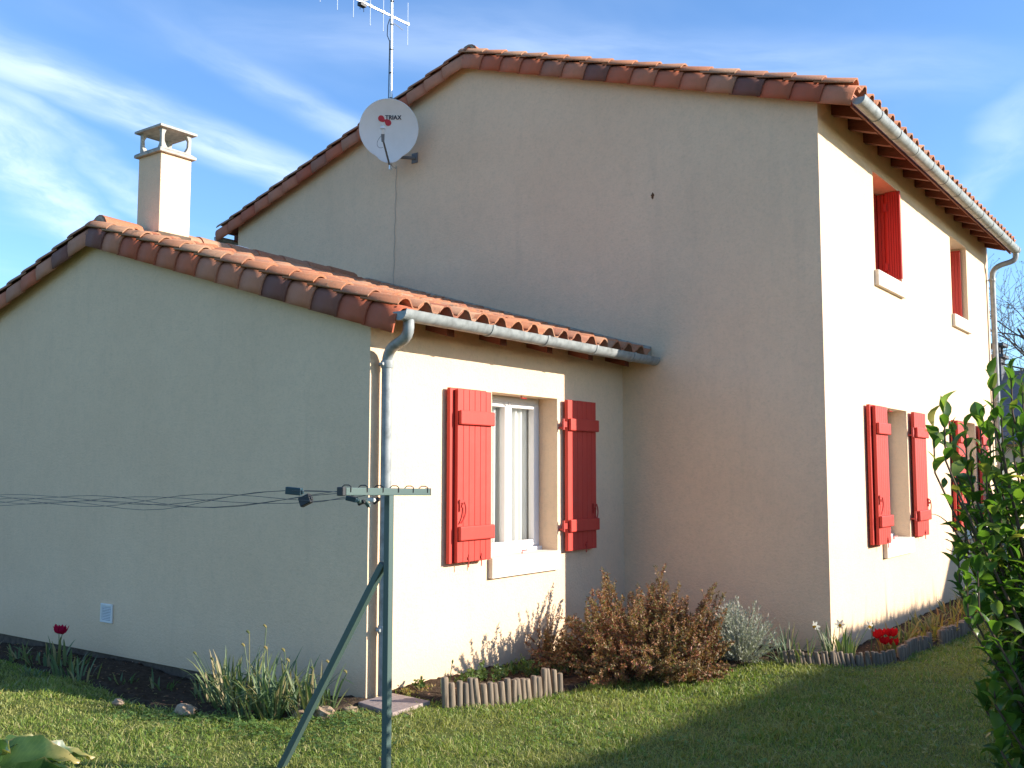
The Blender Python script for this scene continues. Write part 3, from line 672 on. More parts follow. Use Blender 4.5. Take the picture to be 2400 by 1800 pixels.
# ---- windows
def window(parent, X, y0, y1, z0, z1, depth=0.20, curtain=True):
    w = part_empty('window', (X - depth, (y0 + y1) / 2, z0), parent)
    xf = X - depth; fw = 0.05
    m_ = MB()
    for (a, b, c, e) in ((y0, y0 + fw, z0, z1), (y1 - fw, y1, z0, z1), (y0 + fw, y1 - fw, z1 - fw, z1), (y0 + fw, y1 - fw, z0, z0 + fw)):
        m_.box(xf - 0.06, xf, a, b, c, e)
    m_.box(xf - 0.02, xf + 0.035, y0 + 0.002, y1 - 0.002, z0 + 0.001, z0 + 0.035)
    m_.build('frame', M['pvc'], w, bevel=0.004)
    ym = (y0 + y1) / 2
    for (a, b) in ((y0 + fw, ym - 0.004), (ym + 0.004, y1 - fw)):
        m_ = MB(); sw = 0.046; za, zb = z0 + fw, z1 - fw
        for (p, q, c, e) in ((a, a + sw, za, zb), (b - sw, b, za, zb), (a + sw, b - sw, zb - sw, zb), (a + sw, b - sw, za, za + sw)):
            m_.box(xf - 0.05, xf + 0.012, p, q, c, e)
        m_.build('sash', M['pvc'], w, bevel=0.005)
        m_ = MB(); m_.add([(xf - .025, a + sw - .004, za + sw - .004), (xf - .025, b - sw + .004, za + sw - .004), (xf - .025, b - sw + .004, zb - sw + .004), (xf - .025, a + sw - .004, zb - sw + .004)], [(0, 1, 2, 3)]); m_.build('pane', M['glass'], w)
    if curtain:
        for (a, b) in ((y0 + 0.03, ym + 0.015), (ym - 0.015, y1 - 0.03)):
            n = 60; vs_ = []
            for i in range(n + 1):
                t = i / n; yy = a + (b - a) * t
                xx = xf - 0.075 + 0.018 * math.sin(t * 34 + a * 9) + 0.010 * math.sin(t * 13 + 1)
                vs_ += [(xx, yy, z0 + 0.06), (xx + 0.004 * math.sin(t * 50), yy, z1 - 0.05)]
            m_ = MB(); m_.add(vs_, [(2 * i, 2 * i + 2, 2 * i + 3, 2 * i + 1) for i in range(n)]); m_.build('curtain', M['curtain'], w, smooth=True)
    return w
def sill(parent, X, y0, y1, z0, z1):
    m_ = MB(); m_.box(X - 0.20, X + 0.045, y0 - 0.045, y1 - 0.012, z0, z1); m_.build('window_sill', M['sill'], parent, bevel=0.006)
window(annexe, 0.0, *A_WIN[0]); sill(annexe, 0.0, A_WIN[0][0], A_WIN[0][1], 0.735, 0.899)
for wv in M_WIN:
    window(house, MX1, *wv, depth=0.30 if wv[2] > 2 else 0.20); sill(house, MX1, wv[0], wv[1], wv[2] - 0.155, wv[2] + 0.004)

# ---- shutters: ledged leaves of vertical boards
def leaf(parent, X, ya, yb, z0, z1, th=0.03, battens=True, nb=5, side=1, hooks=True, hinge=None, label=None, bw=0.11, axis='y', bx=None):
    """leaf lying parallel to the wall, outer face at x = X + th; boards upright along z"""
    sh = part_empty('shutter', (X, (ya + yb) / 2, z0), parent)
    if label: sh['label'] = label
    m_ = MB(); m_.box(X, X + th * 0.55, ya + 0.001, yb - 0.001, z0 + 0.001, z1 - 0.001); m_.build('back_panel', M['red'], sh)
    w = (yb - ya) / nb
    for k in range(nb):
        m_ = MB(); m_.box(X + th * 0.5, X + th, ya + k * w + 0.0016, ya + (k + 1) * w - 0.0016, z0 + random.uniform(-.001, .001), z1 + random.uniform(-.001, .001))
        m_.build('board', M['red'], sh, bevel=0.003)
    if battens:
        H = z1 - z0
        for zz in (z0 + 0.165 * H, z0 + 0.835 * H):
            m_ = MB(); m_.box(X + th + 0.001, X + th + 0.030, ya + 0.008, yb + 0.012, zz - bw / 2, zz + bw / 2); m_.build('batten', M['red'], sh, bevel=0.008)
    if hinge is not None:
        H = z1 - z0
        for zz in (z0 + 0.165 * H, z0 + 0.835 * H):
            m_ = MB(); yh = hinge
            m_.tube([(X + 0.02, yh, zz - 0.05), (X + 0.02, yh, zz + 0.05)], 0.012, 8)
            m_.box(X + 0.012, X + 0.03, min(yh, ya if abs(yh - ya) < abs(yh - yb) else yb), max(yh, ya if abs(yh - ya) < abs(yh - yb) else yb), zz - 0.025, zz + 0.025)
            m_.tube([(X + 0.02, yh, zz - 0.03), (X - 0.05, yh, zz - 0.03)], 0.009, 6)
            m_.build('hinge', M['redmetal'], sh, smooth=True)
    return sh
def latch(sh, x, y, z):
    m_ = MB(); m_.box(x, x + 0.014, y - 0.01, y + 0.055, z + 0.055, z + 0.075); m_.box(x, x + 0.012, y - 0.006, y + 0.006, z - 0.01, z + 0.08)
    m_.tube(bez((x + 0.018, y + 0.04, z + 0.06), (x + 0.03, y + 0.07, z - 0.02), (x + 0.02, y + 0.02, z - 0.08), (x + 0.015, y + 0.0, z - 0.10)), 0.006, 6)
    m_.tube([(x, y + 0.02, z + 0.03), (x + 0.02, y + 0.02, z + 0.03)], 0.012, 8)
    m_.build('latch', M['redmetal'], sh, smooth=True)
def bolt(sh, x, y, z, L=0.1):
    m_ = MB(); m_.tube([(x, y, z + 0.06), (x, y, z - L * 0.4)], 0.0045, 6); m_.box(x - 0.008, x + 0.008, y - 0.012, y + 0.012, z + 0.02, z + 0.04); m_.build('bolt', M['redmetal'], sh)
Z0, Z1 = 0.898, 2.243
s = leaf(annexe, 0.028, 0.815, 1.275, Z0 - .004, Z1, battens=False, nb=5, hinge=1.37, label='inner leaf of the folded shutter')
s = leaf(annexe, 0.068, 0.862, 1.288, Z0 + .004, Z1 - .012, nb=6, label='folded front leaf with two battens and a latch'); latch(s, 0.099, 0.885, 1.30); bolt(s, 0.1, 1.16, Z0); bolt(s, .1, 1.0, Z0)
s = leaf(annexe, 0.03, 2.462, 2.945, Z0 - 0.012, Z1 - 0.002, th=0.034, nb=6, hinge=2.41, label='single leaf in the shade of the tall house'); latch(s, 0.066, 2.88, 1.22); bolt(s, .066, 2.76, Z0)
# main house ground floor
s = leaf(house, MX1 + 0.022, 4.665, 5.085, Z0, Z1, battens=False, nb=5, hinge=5.15); s = leaf(house, MX1 + 0.066, 4.71, 5.10, Z0, Z1 - .01, nb=6); latch(s, MX1 + .098, 4.73, 1.29); bolt(s, MX1 + .1, 4.98, Z0)
s = leaf(house, MX1 + 0.03, 6.225, 6.70, Z0, Z1, th=0.034, nb=6, hinge=6.19); latch(s, MX1 + .066, 6.66, 1.22); bolt(s, MX1 + .066, 6.52, Z0)
s = leaf(house, MX1 + 0.022, 8.08, 8.52, Z0 - .01, Z1 - .01, battens=False, nb=5, hinge=8.57); s = leaf(house, MX1 + 0.066, 8.12, 8.535, Z0 - .01, Z1 - .015, nb=6); latch(s, MX1 + .098, 8.15, 1.29)
s = leaf(house, MX1 + 0.03, 9.60, 10.08, Z0 - .01, Z1 - .01, th=0.034, nb=6, hinge=9.575)
# upper floor: closed leaf in the recess, the other swung square to the wall
def jamb_leaf(yj, xa, xb, z0, z1, nb, label, hinges=()):
    """leaf folded back square to the wall against the far reveal; visible face looks towards -Y"""
    sh = part_empty('shutter', ((xa + xb) / 2, yj, z0), house); sh['label'] = label
    m_ = MB(); m_.box(xa, xb, yj, yj + 0.016, z0 + .001, z1 - .001); m_.build('back_panel', M['red'], sh)
    w = (xb - xa) / nb
    for k in range(nb):
        m_ = MB(); m_.box(xa + k * w + .0014, xa + (k + 1) * w - .0014, yj - 0.016, yj - 0.0005, z0 + .002, z1); m_.build('board', M['red'], sh, bevel=0.003)
    for (hx_, zz) in hinges:
        m_ = MB(); m_.box(hx_ - .016, hx_ + .010, yj - .034, yj - .0165, zz - .04, zz + .04); m_.tube([(hx_ - .018, yj - .03, zz - .045), (hx_ - .018, yj - .03, zz + .045)], .007, 8); m_.build('hinge', M['redmetal'], sh)
z0, z1 = M_WIN[0][2] + 0.012, M_WIN[0][3] - 0.008
leaf(house, MX1 - 0.262, 5.20, 6.155, z0, z1, nb=10, battens=False, label='closed leaf deep in the upper window recess')
jamb_leaf(6.132, MX1 - 0.228, MX1 - 0.118, z0, z1, 3, 'inner leaf of the half-open upper shutter')
jamb_leaf(6.098, MX1 - 0.128, MX1 + 0.026, z0 + .045, z1 + .004, 6, 'outer leaf of the half-open upper shutter standing square to the wall', [(MX1 - .124, z0 + .19), (MX1 - .124, z1 - .17)])
z0, z1 = M_WIN[1][2] + 0.012, M_WIN[1][3] - 0.03
jamb_leaf(9.405, MX1 - 0.262, MX1 - 0.068, z0, z1, 5, 'leaf folded against the far reveal of the second upper window')
# window latches on sill and lintel
for (par, X, yy, za, zb) in ((annexe, 0.0, 1.90, 0.899, 2.248), (house, MX1, 5.68, 0.899, 2.250)):
    m_ = MB(); m_.tube([(X - 0.05, yy, zb), (X - 0.05, yy, zb - 0.02), (X - 0.03, yy + 0.05, zb - 0.025)], 0.006, 6); m_.build('shutter_stop', M['redmetal'], par)
    m_ = MB(); m_.tube([(X - 0.04, yy, za), (X - 0.04, yy, za + 0.025), (X - 0.02, yy + 0.05, za + 0.028)], 0.006, 6); m_.build('shutter_stop', M['redmetal'], par)

# ---- vent grille low on the annexe gable
vg = part_empty('vent_grille', (-3.165, -0.01, 0.27), annexe); vg['label'] = 'small white ventilation grille low on the gable'
m_ = MB()
for (a, b, c, e) in ((-3.255, -3.235, .27, .432), (-3.095, -3.075, .27, .432), (-3.235, -3.095, .412, .432), (-3.235, -3.095, .27, .29)): m_.box(a, b, -0.016, -0.001, c, e)
m_.build('grille_frame', M['white'], vg, bevel=0.003)
m_ = MB(); m_.box(-3.235, -3.095, -0.004, -0.001, .29, .412); m_.build('grille_back', M['black'], vg)
for k in range(9):
    z = .295 + k * 0.0135; m_ = MB(); m_.hexa([(-3.235, -.005, z + .006), (-3.095, -.005, z + .006), (-3.095, -.003, z + .009), (-3.235, -.003, z + .009), (-3.235, -.014, z), (-3.095, -.014, z), (-3.095, -.012, z + .004), (-3.235, -.012, z + .004)]); m_.build('slat', M['white'], vg)
# rust spot where a nail bled on the tall gable
m_ = MB(); c0 = V(0.363, D1 - 0.004, 4.32); n = 11
m_.add([c0] + [c0 + V(0.018 * math.cos(2 * PI * k / n) * (1 + .4 * math.sin(k * 3)), 0, 0.03 * math.sin(2 * PI * k / n) * (1 + .3 * math.cos(k * 2.3))) for k in range(n)], [(0, (k + 1) % n + 1, k + 1) for k in range(n)])
m_.build('rust_spot', M['stain'], house)

# ---- chimney on the annexe ridge
ch = part_empty('chimney', ((chx0 + chx1) / 2, (chy0 + chy1) / 2, 3.6), annexe)
m_ = MB(); m_.box(chx0, chx1, chy0, chy1, 3.5, 4.675); m_.build('shaft', M['wall'], ch, bevel=0.008)
m_ = MB(); e = 0.035; m_.box(chx0 - e, chx1 + e, chy0 - e, chy1 + e, 4.675, 4.705); m_.hexa([(chx0 - e, chy0 - e, 4.706), (chx1 + e, chy0 - e, 4.706), (chx1 + e, chy1 + e, 4.706), (chx0 - e, chy1 + e, 4.706), (chx0 + .02, chy0 + .02, 4.745), (chx1 - .02, chy0 + .02, 4.745), (chx1 - .02, chy1 - .02, 4.745), (chx0 + .02, chy1 - .02, 4.745)])
m_.build('collar', M['cement'], ch, bevel=0.006)
for (cx_, cy_, sx, sy) in ((chx0 + .05, chy0 + .05, -1, -1), (chx1 - .05, chy0 + .05, 1, -1), (chx0 + .05, chy1 - .05, -1, 1), (chx1 - .05, chy1 - .05, 1, 1)):
    m_ = MB(); lv = [(4.735, .07), (4.76, .05), (4.80, .034), (4.86, .032), (4.90, .048), (4.925, .06)]
    prof = []
    vs_ = []
    for z, w in lv:
        ox, oy = cx_ + sx * (.045 - w / 2), cy_ + sy * (.045 - w / 2)
        vs_ += [(ox - w / 2, oy - w / 2, z), (ox + w / 2, oy - w / 2, z), (ox + w / 2, oy + w / 2, z), (ox - w / 2, oy + w / 2, z)]
    m_.add(vs_, [(4 * i + k, 4 * i + (k + 1) % 4, 4 * i + 4 + (k + 1) % 4, 4 * i + 4 + k) for i in range(len(lv) - 1) for k in range(4)] + [(3, 2, 1, 0), tuple(range(4 * len(lv) - 4, 4 * len(lv)))])
    m_.build('cap_post', M['cement'], ch, bevel=0.004)
m_ = MB(); e = 0.035; z = 4.922
m_.hexa([(chx0 - e, chy0 - e, z), (chx1 + e, chy0 - e, z), (chx1 + e, chy1 + e, z), (chx0 - e, chy1 + e, z), (chx0 - e, chy0 - e, z + .022), (chx1 + e, chy0 - e, z + .022), (chx1 + e, chy1 + e, z + .022), (chx0 - e, chy1 + e, z + .022)])
m_.hexa([(chx0 - e, chy0 - e, z + .022), (chx1 + e, chy0 - e, z + .022), (chx1 + e, chy1 + e, z + .022), (chx0 - e, chy1 + e, z + .022), (chx0 + .1, chy0 + .1, z + .05), (chx1 - .1, chy0 + .1, z + .05), (chx1 - .1, chy1 - .1, z + .05), (chx0 + .1, chy1 - .1, z + .05)])
m_.build('cap_slab', M['cement'], ch)
m_ = MB()
m_.box(chx0 - .012, chx1 + .012, chy0 - .012, chy1 + .012, 3.55, aplane(ARIDGE) + .06); m_.build('chimney_flashing', M['plinth'], ch)

# white cable lying over the annexe ridge
m_ = MB(); zb_ = aplane(ARIDGE) + 0.14
m_.tube(bez((ARIDGE + .0, 1.42, zb_ - .03), (ARIDGE + .0, 1.5, zb_ + .01), (ARIDGE + .02, 1.7, zb_ + .02), (ARIDGE + .03, 1.80, zb_ - .02)) + [(ARIDGE + .06, 1.86, zb_ - .06)], 0.012, 8)
setprops(m_.build('roof_cable', M['white'], None, smooth=True), 'white cable lying over the annexe ridge tiles', 'cable')

# ------------------------------------------------------------------ satellite dish on the tall gable
dish = thing('satellite_dish', (-2.82, D1, 5.25), 'round pale satellite dish on a wall arm, high on the gable', 'satellite dish')
dc = V(-2.835, 3.14, 5.545); nrm = (CAM + V(-1.4, 0, 0.9) - dc).normalized()
dr = nrm.cross(V(0, 0, 1)).normalized() * -1; du = dr.cross(nrm).normalized() * -1
if du.z < 0: du = -du
if dr.x < 0: dr = -dr
R0 = 0.338
def dpt(a, b, off=0.0):
    k = (a * a + b * b) / R0 ** 2
    return dc + dr * a + du * b + nrm * (0.06 * k - 0.06 + off)
m_ = MB(); nr, na = 9, 56; vs_ = []
def rim(t):
    b = math.sin(t); dn = max(0.0, -b - 0.90)
    return (1 + 0.0 * b) + 1.3 * dn
for side in (0.0, -0.008):
    for i in range(nr + 1):
        for k in range(na):
            t = 2 * PI * k / na; r = R0 * i / nr * (rim(t) if i == nr else 1 + (rim(t) - 1) * (i / nr) ** 6)
            vs_.append(dpt(r * math.cos(t), r * math.sin(t), side))
f = []
for sI in (0, 1):
    o = sI * (nr + 1) * na
    for i in range(nr):
        for k in range(na):
            q = (o + i * na + k, o + i * na + (k + 1) % na, o + (i + 1) * na + (k + 1) % na, o + (i + 1) * na + k)
            f.append(q if sI == 0 else q[::-1])
f += [(nr * na + k, nr * na + (k + 1) % na, (2 * nr + 1) * na + (k + 1) % na, (2 * nr + 1) * na + k) for k in range(na)]
m_.add(vs_, f); refl = m_.build('reflector', M['dish'], dish, smooth=True)
m_ = MB(); m_.tube([dpt(R0 * rim(2 * PI * k / 56) * math.cos(2 * PI * k / 56), R0 * rim(2 * PI * k / 56) * math.sin(2 * PI * k / 56), -0.004) for k in range(57)], 0.006, 6, cap=False); m_.build('rim', M['dish'], dish, smooth=True)
# printed emblem: two red drops and the word
def decal(poly, mtl, nm):
    m_ = MB(); m_.add([dpt(x, y, 0.004) for x, y in poly], [tuple(range(len(poly)))]); return m_.build(nm, mtl, refl)
def drop(cx_, cy_, r, ang):
    p = []
    for k in range(28):
        t = 2 * PI * k / 28; c = math.cos(t); rr = r * (1 + 0.42 * max(0, c) ** 6)
        p.append((cx_ + rr * math.cos(t + ang), cy_ + rr * math.sin(t + ang)))
    return p
decal(drop(-0.267 * R0, 0.358 * R0, 0.105 * R0, -0.75), M['logored'], 'emblem_dot'); decal(drop(-0.03 * R0, 0.217 * R0, 0.105 * R0, 2.4), M['logored'], 'emblem_dot')
fc = bpy.data.curves.new('word', 'FONT'); fc.body = 'TRIAX'; fc.size = 0.098; fc.extrude = 0.0; fc.space_character = 1.02
to = bpy.data.objects.new('word', fc); COL.objects.link(to)
bpy.context.view_layer.update()
me = bpy.data.meshes.new_from_object(to.evaluated_get(bpy.context.evaluated_depsgraph_get()))
bpy.data.objects.remove(to)
co = np.array([v_.co[:] for v_ in me.vertices]); xs = co[:, 0]; co[:, 0] = (xs - xs.min()) / (xs.max() - xs.min()) * 0.55 * R0 - 0.125 * R0; co[:, 1] = co[:, 1] / max(co[:, 1]) * 0.142 * R0 + 0.325 * R0
nb_ = []
m_ = MB(); m_.v = [tuple(dpt(x, y, 0.004)) for x, y, _ in co]; m_.f = [tuple(p.vertices) for p in me.polygons]
m2 = MB(); m2.v = list(m_.v); m2.f = list(m_.f)
# embolden: repeat the outline slightly shifted
for sh_ in (0.0025, -0.0025):
    m2.add([tuple(dpt(x + sh_, y, 0.0046 + sh_ * 0.1)) for x, y, _ in co], m_.f)
m2.build('emblem_lettering', M['logoink'], refl)
foot = dpt(0, -R0 * 1.10, 0.0)
lnb = dc + nrm * 0.36 - du * 0.03 - dr * 0.035
m_ = MB(); m_.beam(foot - du * .02, lnb - du * 0.10, 0.020, 0.020, nrm); m_.build('feed_arm', M['dishgrey'], dish, bevel=0.002)
m_ = MB(); m_.tube([lnb - du * 0.13, lnb - du * 0.03], [0.016, 0.022], 12); m_.build('feed_neck', M['dishgrey'], dish, smooth=True)
m_ = MB(); m_.tube([lnb - du * 0.045, lnb + du * 0.005], [0.024, 0.026], 12); m_.tube([lnb + du * 0.005, lnb + du * 0.03 - nrm * 0.02], [0.029, 0.027], 14); m_.build('receiver_head', M['white'], dish, smooth=True)
m_ = MB(); m_.tube(bez(lnb - du * 0.06 - dr * .01, lnb - du * 0.12 - dr * 0.09, lnb - du * .22 - dr * .08, lnb - du * .19), 0.0025, 6); m_.build('feed_cable', M['dishgrey'], dish)
pole = dc - nrm * 0.17; wp = V(-2.80, D1 - 0.005, 5.30)
m_ = MB(); m_.tube([wp, V(wp.x - .05, D1 - .18, 5.275), V(pole.x, pole.y, 5.26), V(pole.x, pole.y, 5.60)], 0.019, 10)
m_.box(wp.x - .045, wp.x + .045, D1 - 0.012, D1 - 0.003, wp.z - .06, wp.z + .06)
m_.beam(dc - nrm * .075, pole, 0.05, 0.08); m_.tube([foot - du * .025, V(pole.x, pole.y, 5.25)], 0.014, 8); m_.build('wall_bracket', M['dishgrey'], dish, smooth=True)
m_ = MB(); cp = []
for i in range(26):
    z = 5.24 - i * (5.24 - 3.82) / 25; cp.append((-3.095 - 0.02 * (5.24 - z) + 0.006 * math.sin(i * 1.3), D1 - 0.007, z))
m_.tube([tuple(foot - du * .02), (-3.0, D1 - 0.12, 5.18), (-3.09, D1 - 0.02, 5.26)] + cp, 0.0026, 6); m_.build('down_cable', M['cablegrey'], dish)

# ------------------------------------------------------------------ television antenna
ant = thing('television_antenna', (-3.0, 3.40, 5.2), 'thin aluminium television antenna on a tall mast above the dish', 'antenna')
MXp, MYp = -3.01, 3.36
m_ = MB(); m_.tube([(MXp, MYp, 5.15), (MXp - 0.02, MYp, 8.1)], 0.019, 12); m_.build('mast', M['alu'], ant, smooth=True)
m_ = MB()
for z in (5.35, 5.75): m_.beam((MXp, MYp, z), (MXp, D1, z), 0.03, 0.03)
m_.build('mast_bracket', M['dishgrey'], ant)
for z in (6.02, 6.33, 6.62, 6.93, 7.22):
    m_ = MB(); m_.tube([(MXp - .005, MYp, z - .006), (MXp - .005, MYp, z + .006)], 0.023, 10); m_.build('cable_tie', M['black'], ant)
m_ = MB(); m_.tube([(MXp - .022 + .004 * math.sin(z * 3), MYp - .022, z) for z in np.linspace(5.9, 6.72, 9)] + [(MXp - .05, MYp - .03, 6.8), (MXp - .045, MYp - .03, 6.92), (MXp - 0.02, MYp - .02, 7.0)], 0.005, 6); m_.build('antenna_cable', M['black'], ant)
zb = 7.045
bd = V(0.054, 0.9985, 0)
bo = V(MXp - 0.025, MYp - 0.03, zb)
m_ = MB(); m_.beam(bo - bd * 1.35, bo + bd * 0.33, 0.017, 0.017); m_.build('boom', M['alu'], ant)
for t in (0.315, -0.09, -0.30, -0.56, -0.80, -1.05, -1.30):
    p = bo + bd * t; L = 0.27 if t > 0 else 0.235
    m_ = MB(); m_.tube([p + V(0, 0, -L), p + V(0, 0, L)], 0.005, 6); m_.box(p.x - .014, p.x + .014, p.y - .014, p.y + .014, p.z - .014, p.z + .014); m_.build('element', M['alu'], ant)
p = bo - bd * 0.43
m_ = MB(); m_.box(p.x - .03, p.x + .03, p.y - .045, p.y + .045, p.z - .055, p.z - .013); m_.tube([p + V(0, -.03, -.05), p + V(0, -.03, -.1)], .004, 6); m_.tube([p + V(0, .03, -.05), p + V(0, .03, -.11)], .004, 6); m_.build('dipole_box', M['black'], ant)
m_ = MB(); m_.beam(p, V(MXp - .01, MYp - .02, 7.36), 0.022, 0.022); m_.build('boom_brace', M['dishgrey'], ant)
m_ = MB(); m_.tube(bez(bo - V(0, 0, .06), bo + V(.03, .06, -.09), bo + V(.06, .12, -.12), bo + V(.08, .16, -.15)), 0.004, 6); m_.build('loose_wire', M['alu'], ant)

# ------------------------------------------------------------------ washing line
PX, PY = 1.462, -1.34
post = thing('washing_line_post', (PX, PY, 0), 'green steel washing-line post with diagonal brace standing on the lawn', 'clothes line')
tw = 0.036
m_ = MB(); m_.box(PX - tw / 2, PX + tw / 2, PY - tw / 2, PY + tw / 2, -0.3, 1.488); m_.build('post', M['green'], post, bevel=0.003)
m_ = MB(); m_.beam((PX - 0.032, PY, 1.135), (0.655, PY, -0.05), tw, tw, (0, 1, 0)); m_.build('brace', M['green'], post, bevel=0.003)
y0, y1 = -1.66, -1.045
m_ = MB(); m_.hexa([(PX - .02, y0, 1.482), (PX + .02, y0, 1.482), (PX + .02, y1, 1.470), (PX - .02, y1, 1.470), (PX - .02, y0, 1.520), (PX + .02, y0, 1.520), (PX + .02, y1, 1.506), (PX - .02, y1, 1.506)])
m_.build('crossbar', M['green'], post, bevel=0.003)
for (a, b) in ((y0 - 0.024, y0 - 0.001), (y1 + 0.001, y1 + 0.004)):
    m_ = MB(); m_.box(PX - .021, PX + .021, a, b, 1.470 if a > -1.2 else 1.480, 1.508 if a > -1.2 else 1.522); m_.build('end_cap', M['black' if a < -1.2 else 'green'], post, bevel=0.004)
hook_y = [y0 + 0.03 + k * 0.112 for k in range(6)]
for hy in hook_y:
    zt = 1.520 - (hy - y0) / (y1 - y0) * .014
    m_ = MB(); m_.tube([(PX + .0215, hy, zt - .022), (PX + .0225, hy, zt + .004), (PX + .01, hy - .004, zt + .012), (PX - .012, hy - .012, zt + .012), (PX - .026, hy - .016, zt + .0), (PX - .026, hy - .016, zt - .02)], 0.0028, 6); m_.build('hook', M['black'], post)
# lines bunched together, running off to the other post
joints_ = [(1.36, 0), (0.95, 1)]
for k in range(6):
    hy = hook_y[k]; pts = [(PX - .026, hy - .016, 1.50)]
    for i in range(1, 33):
        t = i / 32; x = PX - .026 - t * 7.5
        bunch = min(1, t * 7.5 / 0.35)
        ph = k * 1.05
        sp = 0.022 + 0.030 * abs(math.sin(3.0 * t * 2.2 + 0.4)) * (0.6 + 0.4 * math.sin(k * 2.1))
        yy = (hy) * (1 - bunch) + bunch * (-1.36 + 0.045 * math.sin(ph + t * 9) + 0.05 * t)
        zz = 1.50 * (1 - bunch) + bunch * (1.475 - 0.03 * t - 0.10 * math.sin(PI * min(1, t * 1.0)) * (0.6 + 0.16 * k * 0.5) + sp * math.sin(ph + t * 17 + 0.5 * k))
        pts.append((x, yy, zz))
    m_ = MB(); m_.tube(pts, 0.0017, 5); m_.build('line', M['line'], post)
xq = PX - .026 - 7.5
m_ = MB(); m_.box(xq - .04, xq - .004, -1.33, -1.294, -.3, 1.47); m_.build('post', M['green'], post, bevel=0.003)
m_ = MB(); m_.box(xq - .042, xq - .002, -1.62, -1.0, 1.42, 1.458); m_.build('crossbar', M['green'], post, bevel=0.003)
# tensioners and clips
def clip(name, c, sx, sy, sz, m, rot):
    m_ = MB(); m_.box(-sx, sx, -sy, sy, -sz, sz); m_.box(-sx * .6, sx * 1.25, -sy * .6, sy * .6, -sz * .5, sz * .5)
    Rm = Matrix.Rotation(rot, 3, 'Y') @ Matrix.Rotation(.3, 3, 'Z'); m_.v = [tuple(Rm @ Vector(p) + Vector(c)) for p in m_.v]
    m_.build(name, M[m], post, bevel=0.004)
clip('tensioner', (0.80, -1.385, 1.490), .048, .014, .020, 'teal', 0.08)
clip('tensioner', (0.865, -1.36, 1.440), .034, .016, .026, 'black', -0.45)
clip('tensioner', (1.42, -1.56, 1.462), .030, .014, .012, 'teal', 0.2)
for k, (dy, dz, r) in enumerate(((0.03, 0, .5), (.06, -.012, -.4), (.10, -.018, .9), (.13, .0, .1), (.165, -.006, -.7))):
    clip('clip', (1.425, -1.56 + dy, 1.455 + dz), .020, .008, .010, ('green', 'black', 'green', 'white', 'black')[k], r)

# ------------------------------------------------------------------ slab, stones, log edging
sb = MB(); q = [(0.075, -0.15), (0.47, -0.235), (0.445, 0.165), (0.07, 0.19)]
sb.hexa([(x, y, 0.012) for x, y in q] + [(x, y, 0.052) for x, y in q])
setprops(sb.build('paving_slab', M['slab'], None, bevel=0.006), 'pinkish concrete slab under the downpipe at the annexe corner', 'paving slab')
def rock(name, c, r, seed, label):
    r_ = random.Random(seed); m_ = MB(); n, k = 7, 10; vs_ = []
    for i in range(n + 1):
        for j in range(k):
            a, b = PI * i / n, 2 * PI * j / k; jt = 1 + r_.uniform(-.2, .2) if 0 < i < n else 1
            vs_.append((c[0] + r[0] * math.sin(a) * math.cos(b) * jt, c[1] + r[1] * math.sin(a) * math.sin(b) * jt, c[2] + r[2] * math.cos(a) * jt))
    m_.add(vs_, [(i * k + j, i * k + (j + 1) % k, (i + 1) * k + (j + 1) % k, (i + 1) * k + j) for i in range(n) for j in range(k)])
    setprops(m_.build(name, M['stone'], None), label, 'stone', 'edging stones of the left flower bed')
rock('edging_stone', (0.05, -0.44, 0.03), (.10, .06, .045), 1, 'pale limestone lump beside the concrete slab')
rock('edging_stone', (-0.08, -0.52, 0.015), (.06, .05, .035), 2, 'small brown stone left of the limestone lump')
rock('edging_stone', (0.12, -0.26, 0.02), (.06, .05, .03), 3, 'flat reddish stone at the slab edge')
rock('edging_stone', (0.50, -0.12, 0.01), (.045, .05, .03), 8, 'little stone under the right slab edge')
rock('edging_stone', (-0.76, -0.90, 0.02), (.085, .06, .045), 4, 'layered stone at the left end of the bulb clump')
rock('edging_stone', (-1.42, -0.98, 0.0), (.05, .035, .022), 5, 'small white stone in the shaded lawn edge')
def edging(name, path, n, label, h0=0.19, lean=0.15):
    t_ = thing(name, (path[0][0], path[0][1], 0), label, 'edging', 'log roll edgings of the flower beds')
    P = [Vector((p[0], p[1], 0)) for p in path]; seg = [(P[i + 1] - P[i]).length for i in range(len(P) - 1)]; tot_ = sum(seg)
    for k in range(n):
        s_ = (k + 0.5) / n * tot_; i = 0
        while s_ > seg[i] and i < len(seg) - 1: s_ -= seg[i]; i += 1
        c = P[i].lerp(P[i + 1], s_ / seg[i]); d_ = (P[i + 1] - P[i]).normalized(); r = tot_ / n * random.uniform(.44, .55)
        z = float(hgt(c.x, c.y)); h = h0 * random.uniform(.80, 1.12) ; ln = -d_ * (lean * random.uniform(.4, 1.3)) * h + V(random.uniform(-.008, .008), random.uniform(-.008, .008), 0)
        m_ = MB(); b0 = c + V(0, 0, z - .08); tp = c + ln + V(0, 0, z + h)
        m_.tube([b0, b0.lerp(tp, .5), b0.lerp(tp, .955), tp], [r, r * random.uniform(.95, 1.05), r, r * .82], 9); m_.build('log', M['log'], t_, smooth=True)
edging('log_edging', [(0.56, 0.16), (0.66, 0.30), (0.73, 0.42), (0.80, 0.62), (0.86, 0.86), (0.93, 1.06)], 21, 'pale sunlit log edging next to the annexe wall', 0.185)
edging('log_edging', [(1.86, 2.96), (2.15, 3.22), (2.35, 3.44), (2.53, 3.74)], 27, 'grey log edging round the tall house corner', 0.115, 0.35)
edging('log_edging', [(2.53, 3.80), (2.52, 4.2), (2.57, 4.65)], 18, 'dark log edging in shade beyond the corner bed', 0.13, 0.1)
edging('log_edging', [(2.60, 4.9), (2.60, 5.4), (2.62, 6.1)], 20, 'far log edging below the yellowing leaves', 0.14, 0.1)

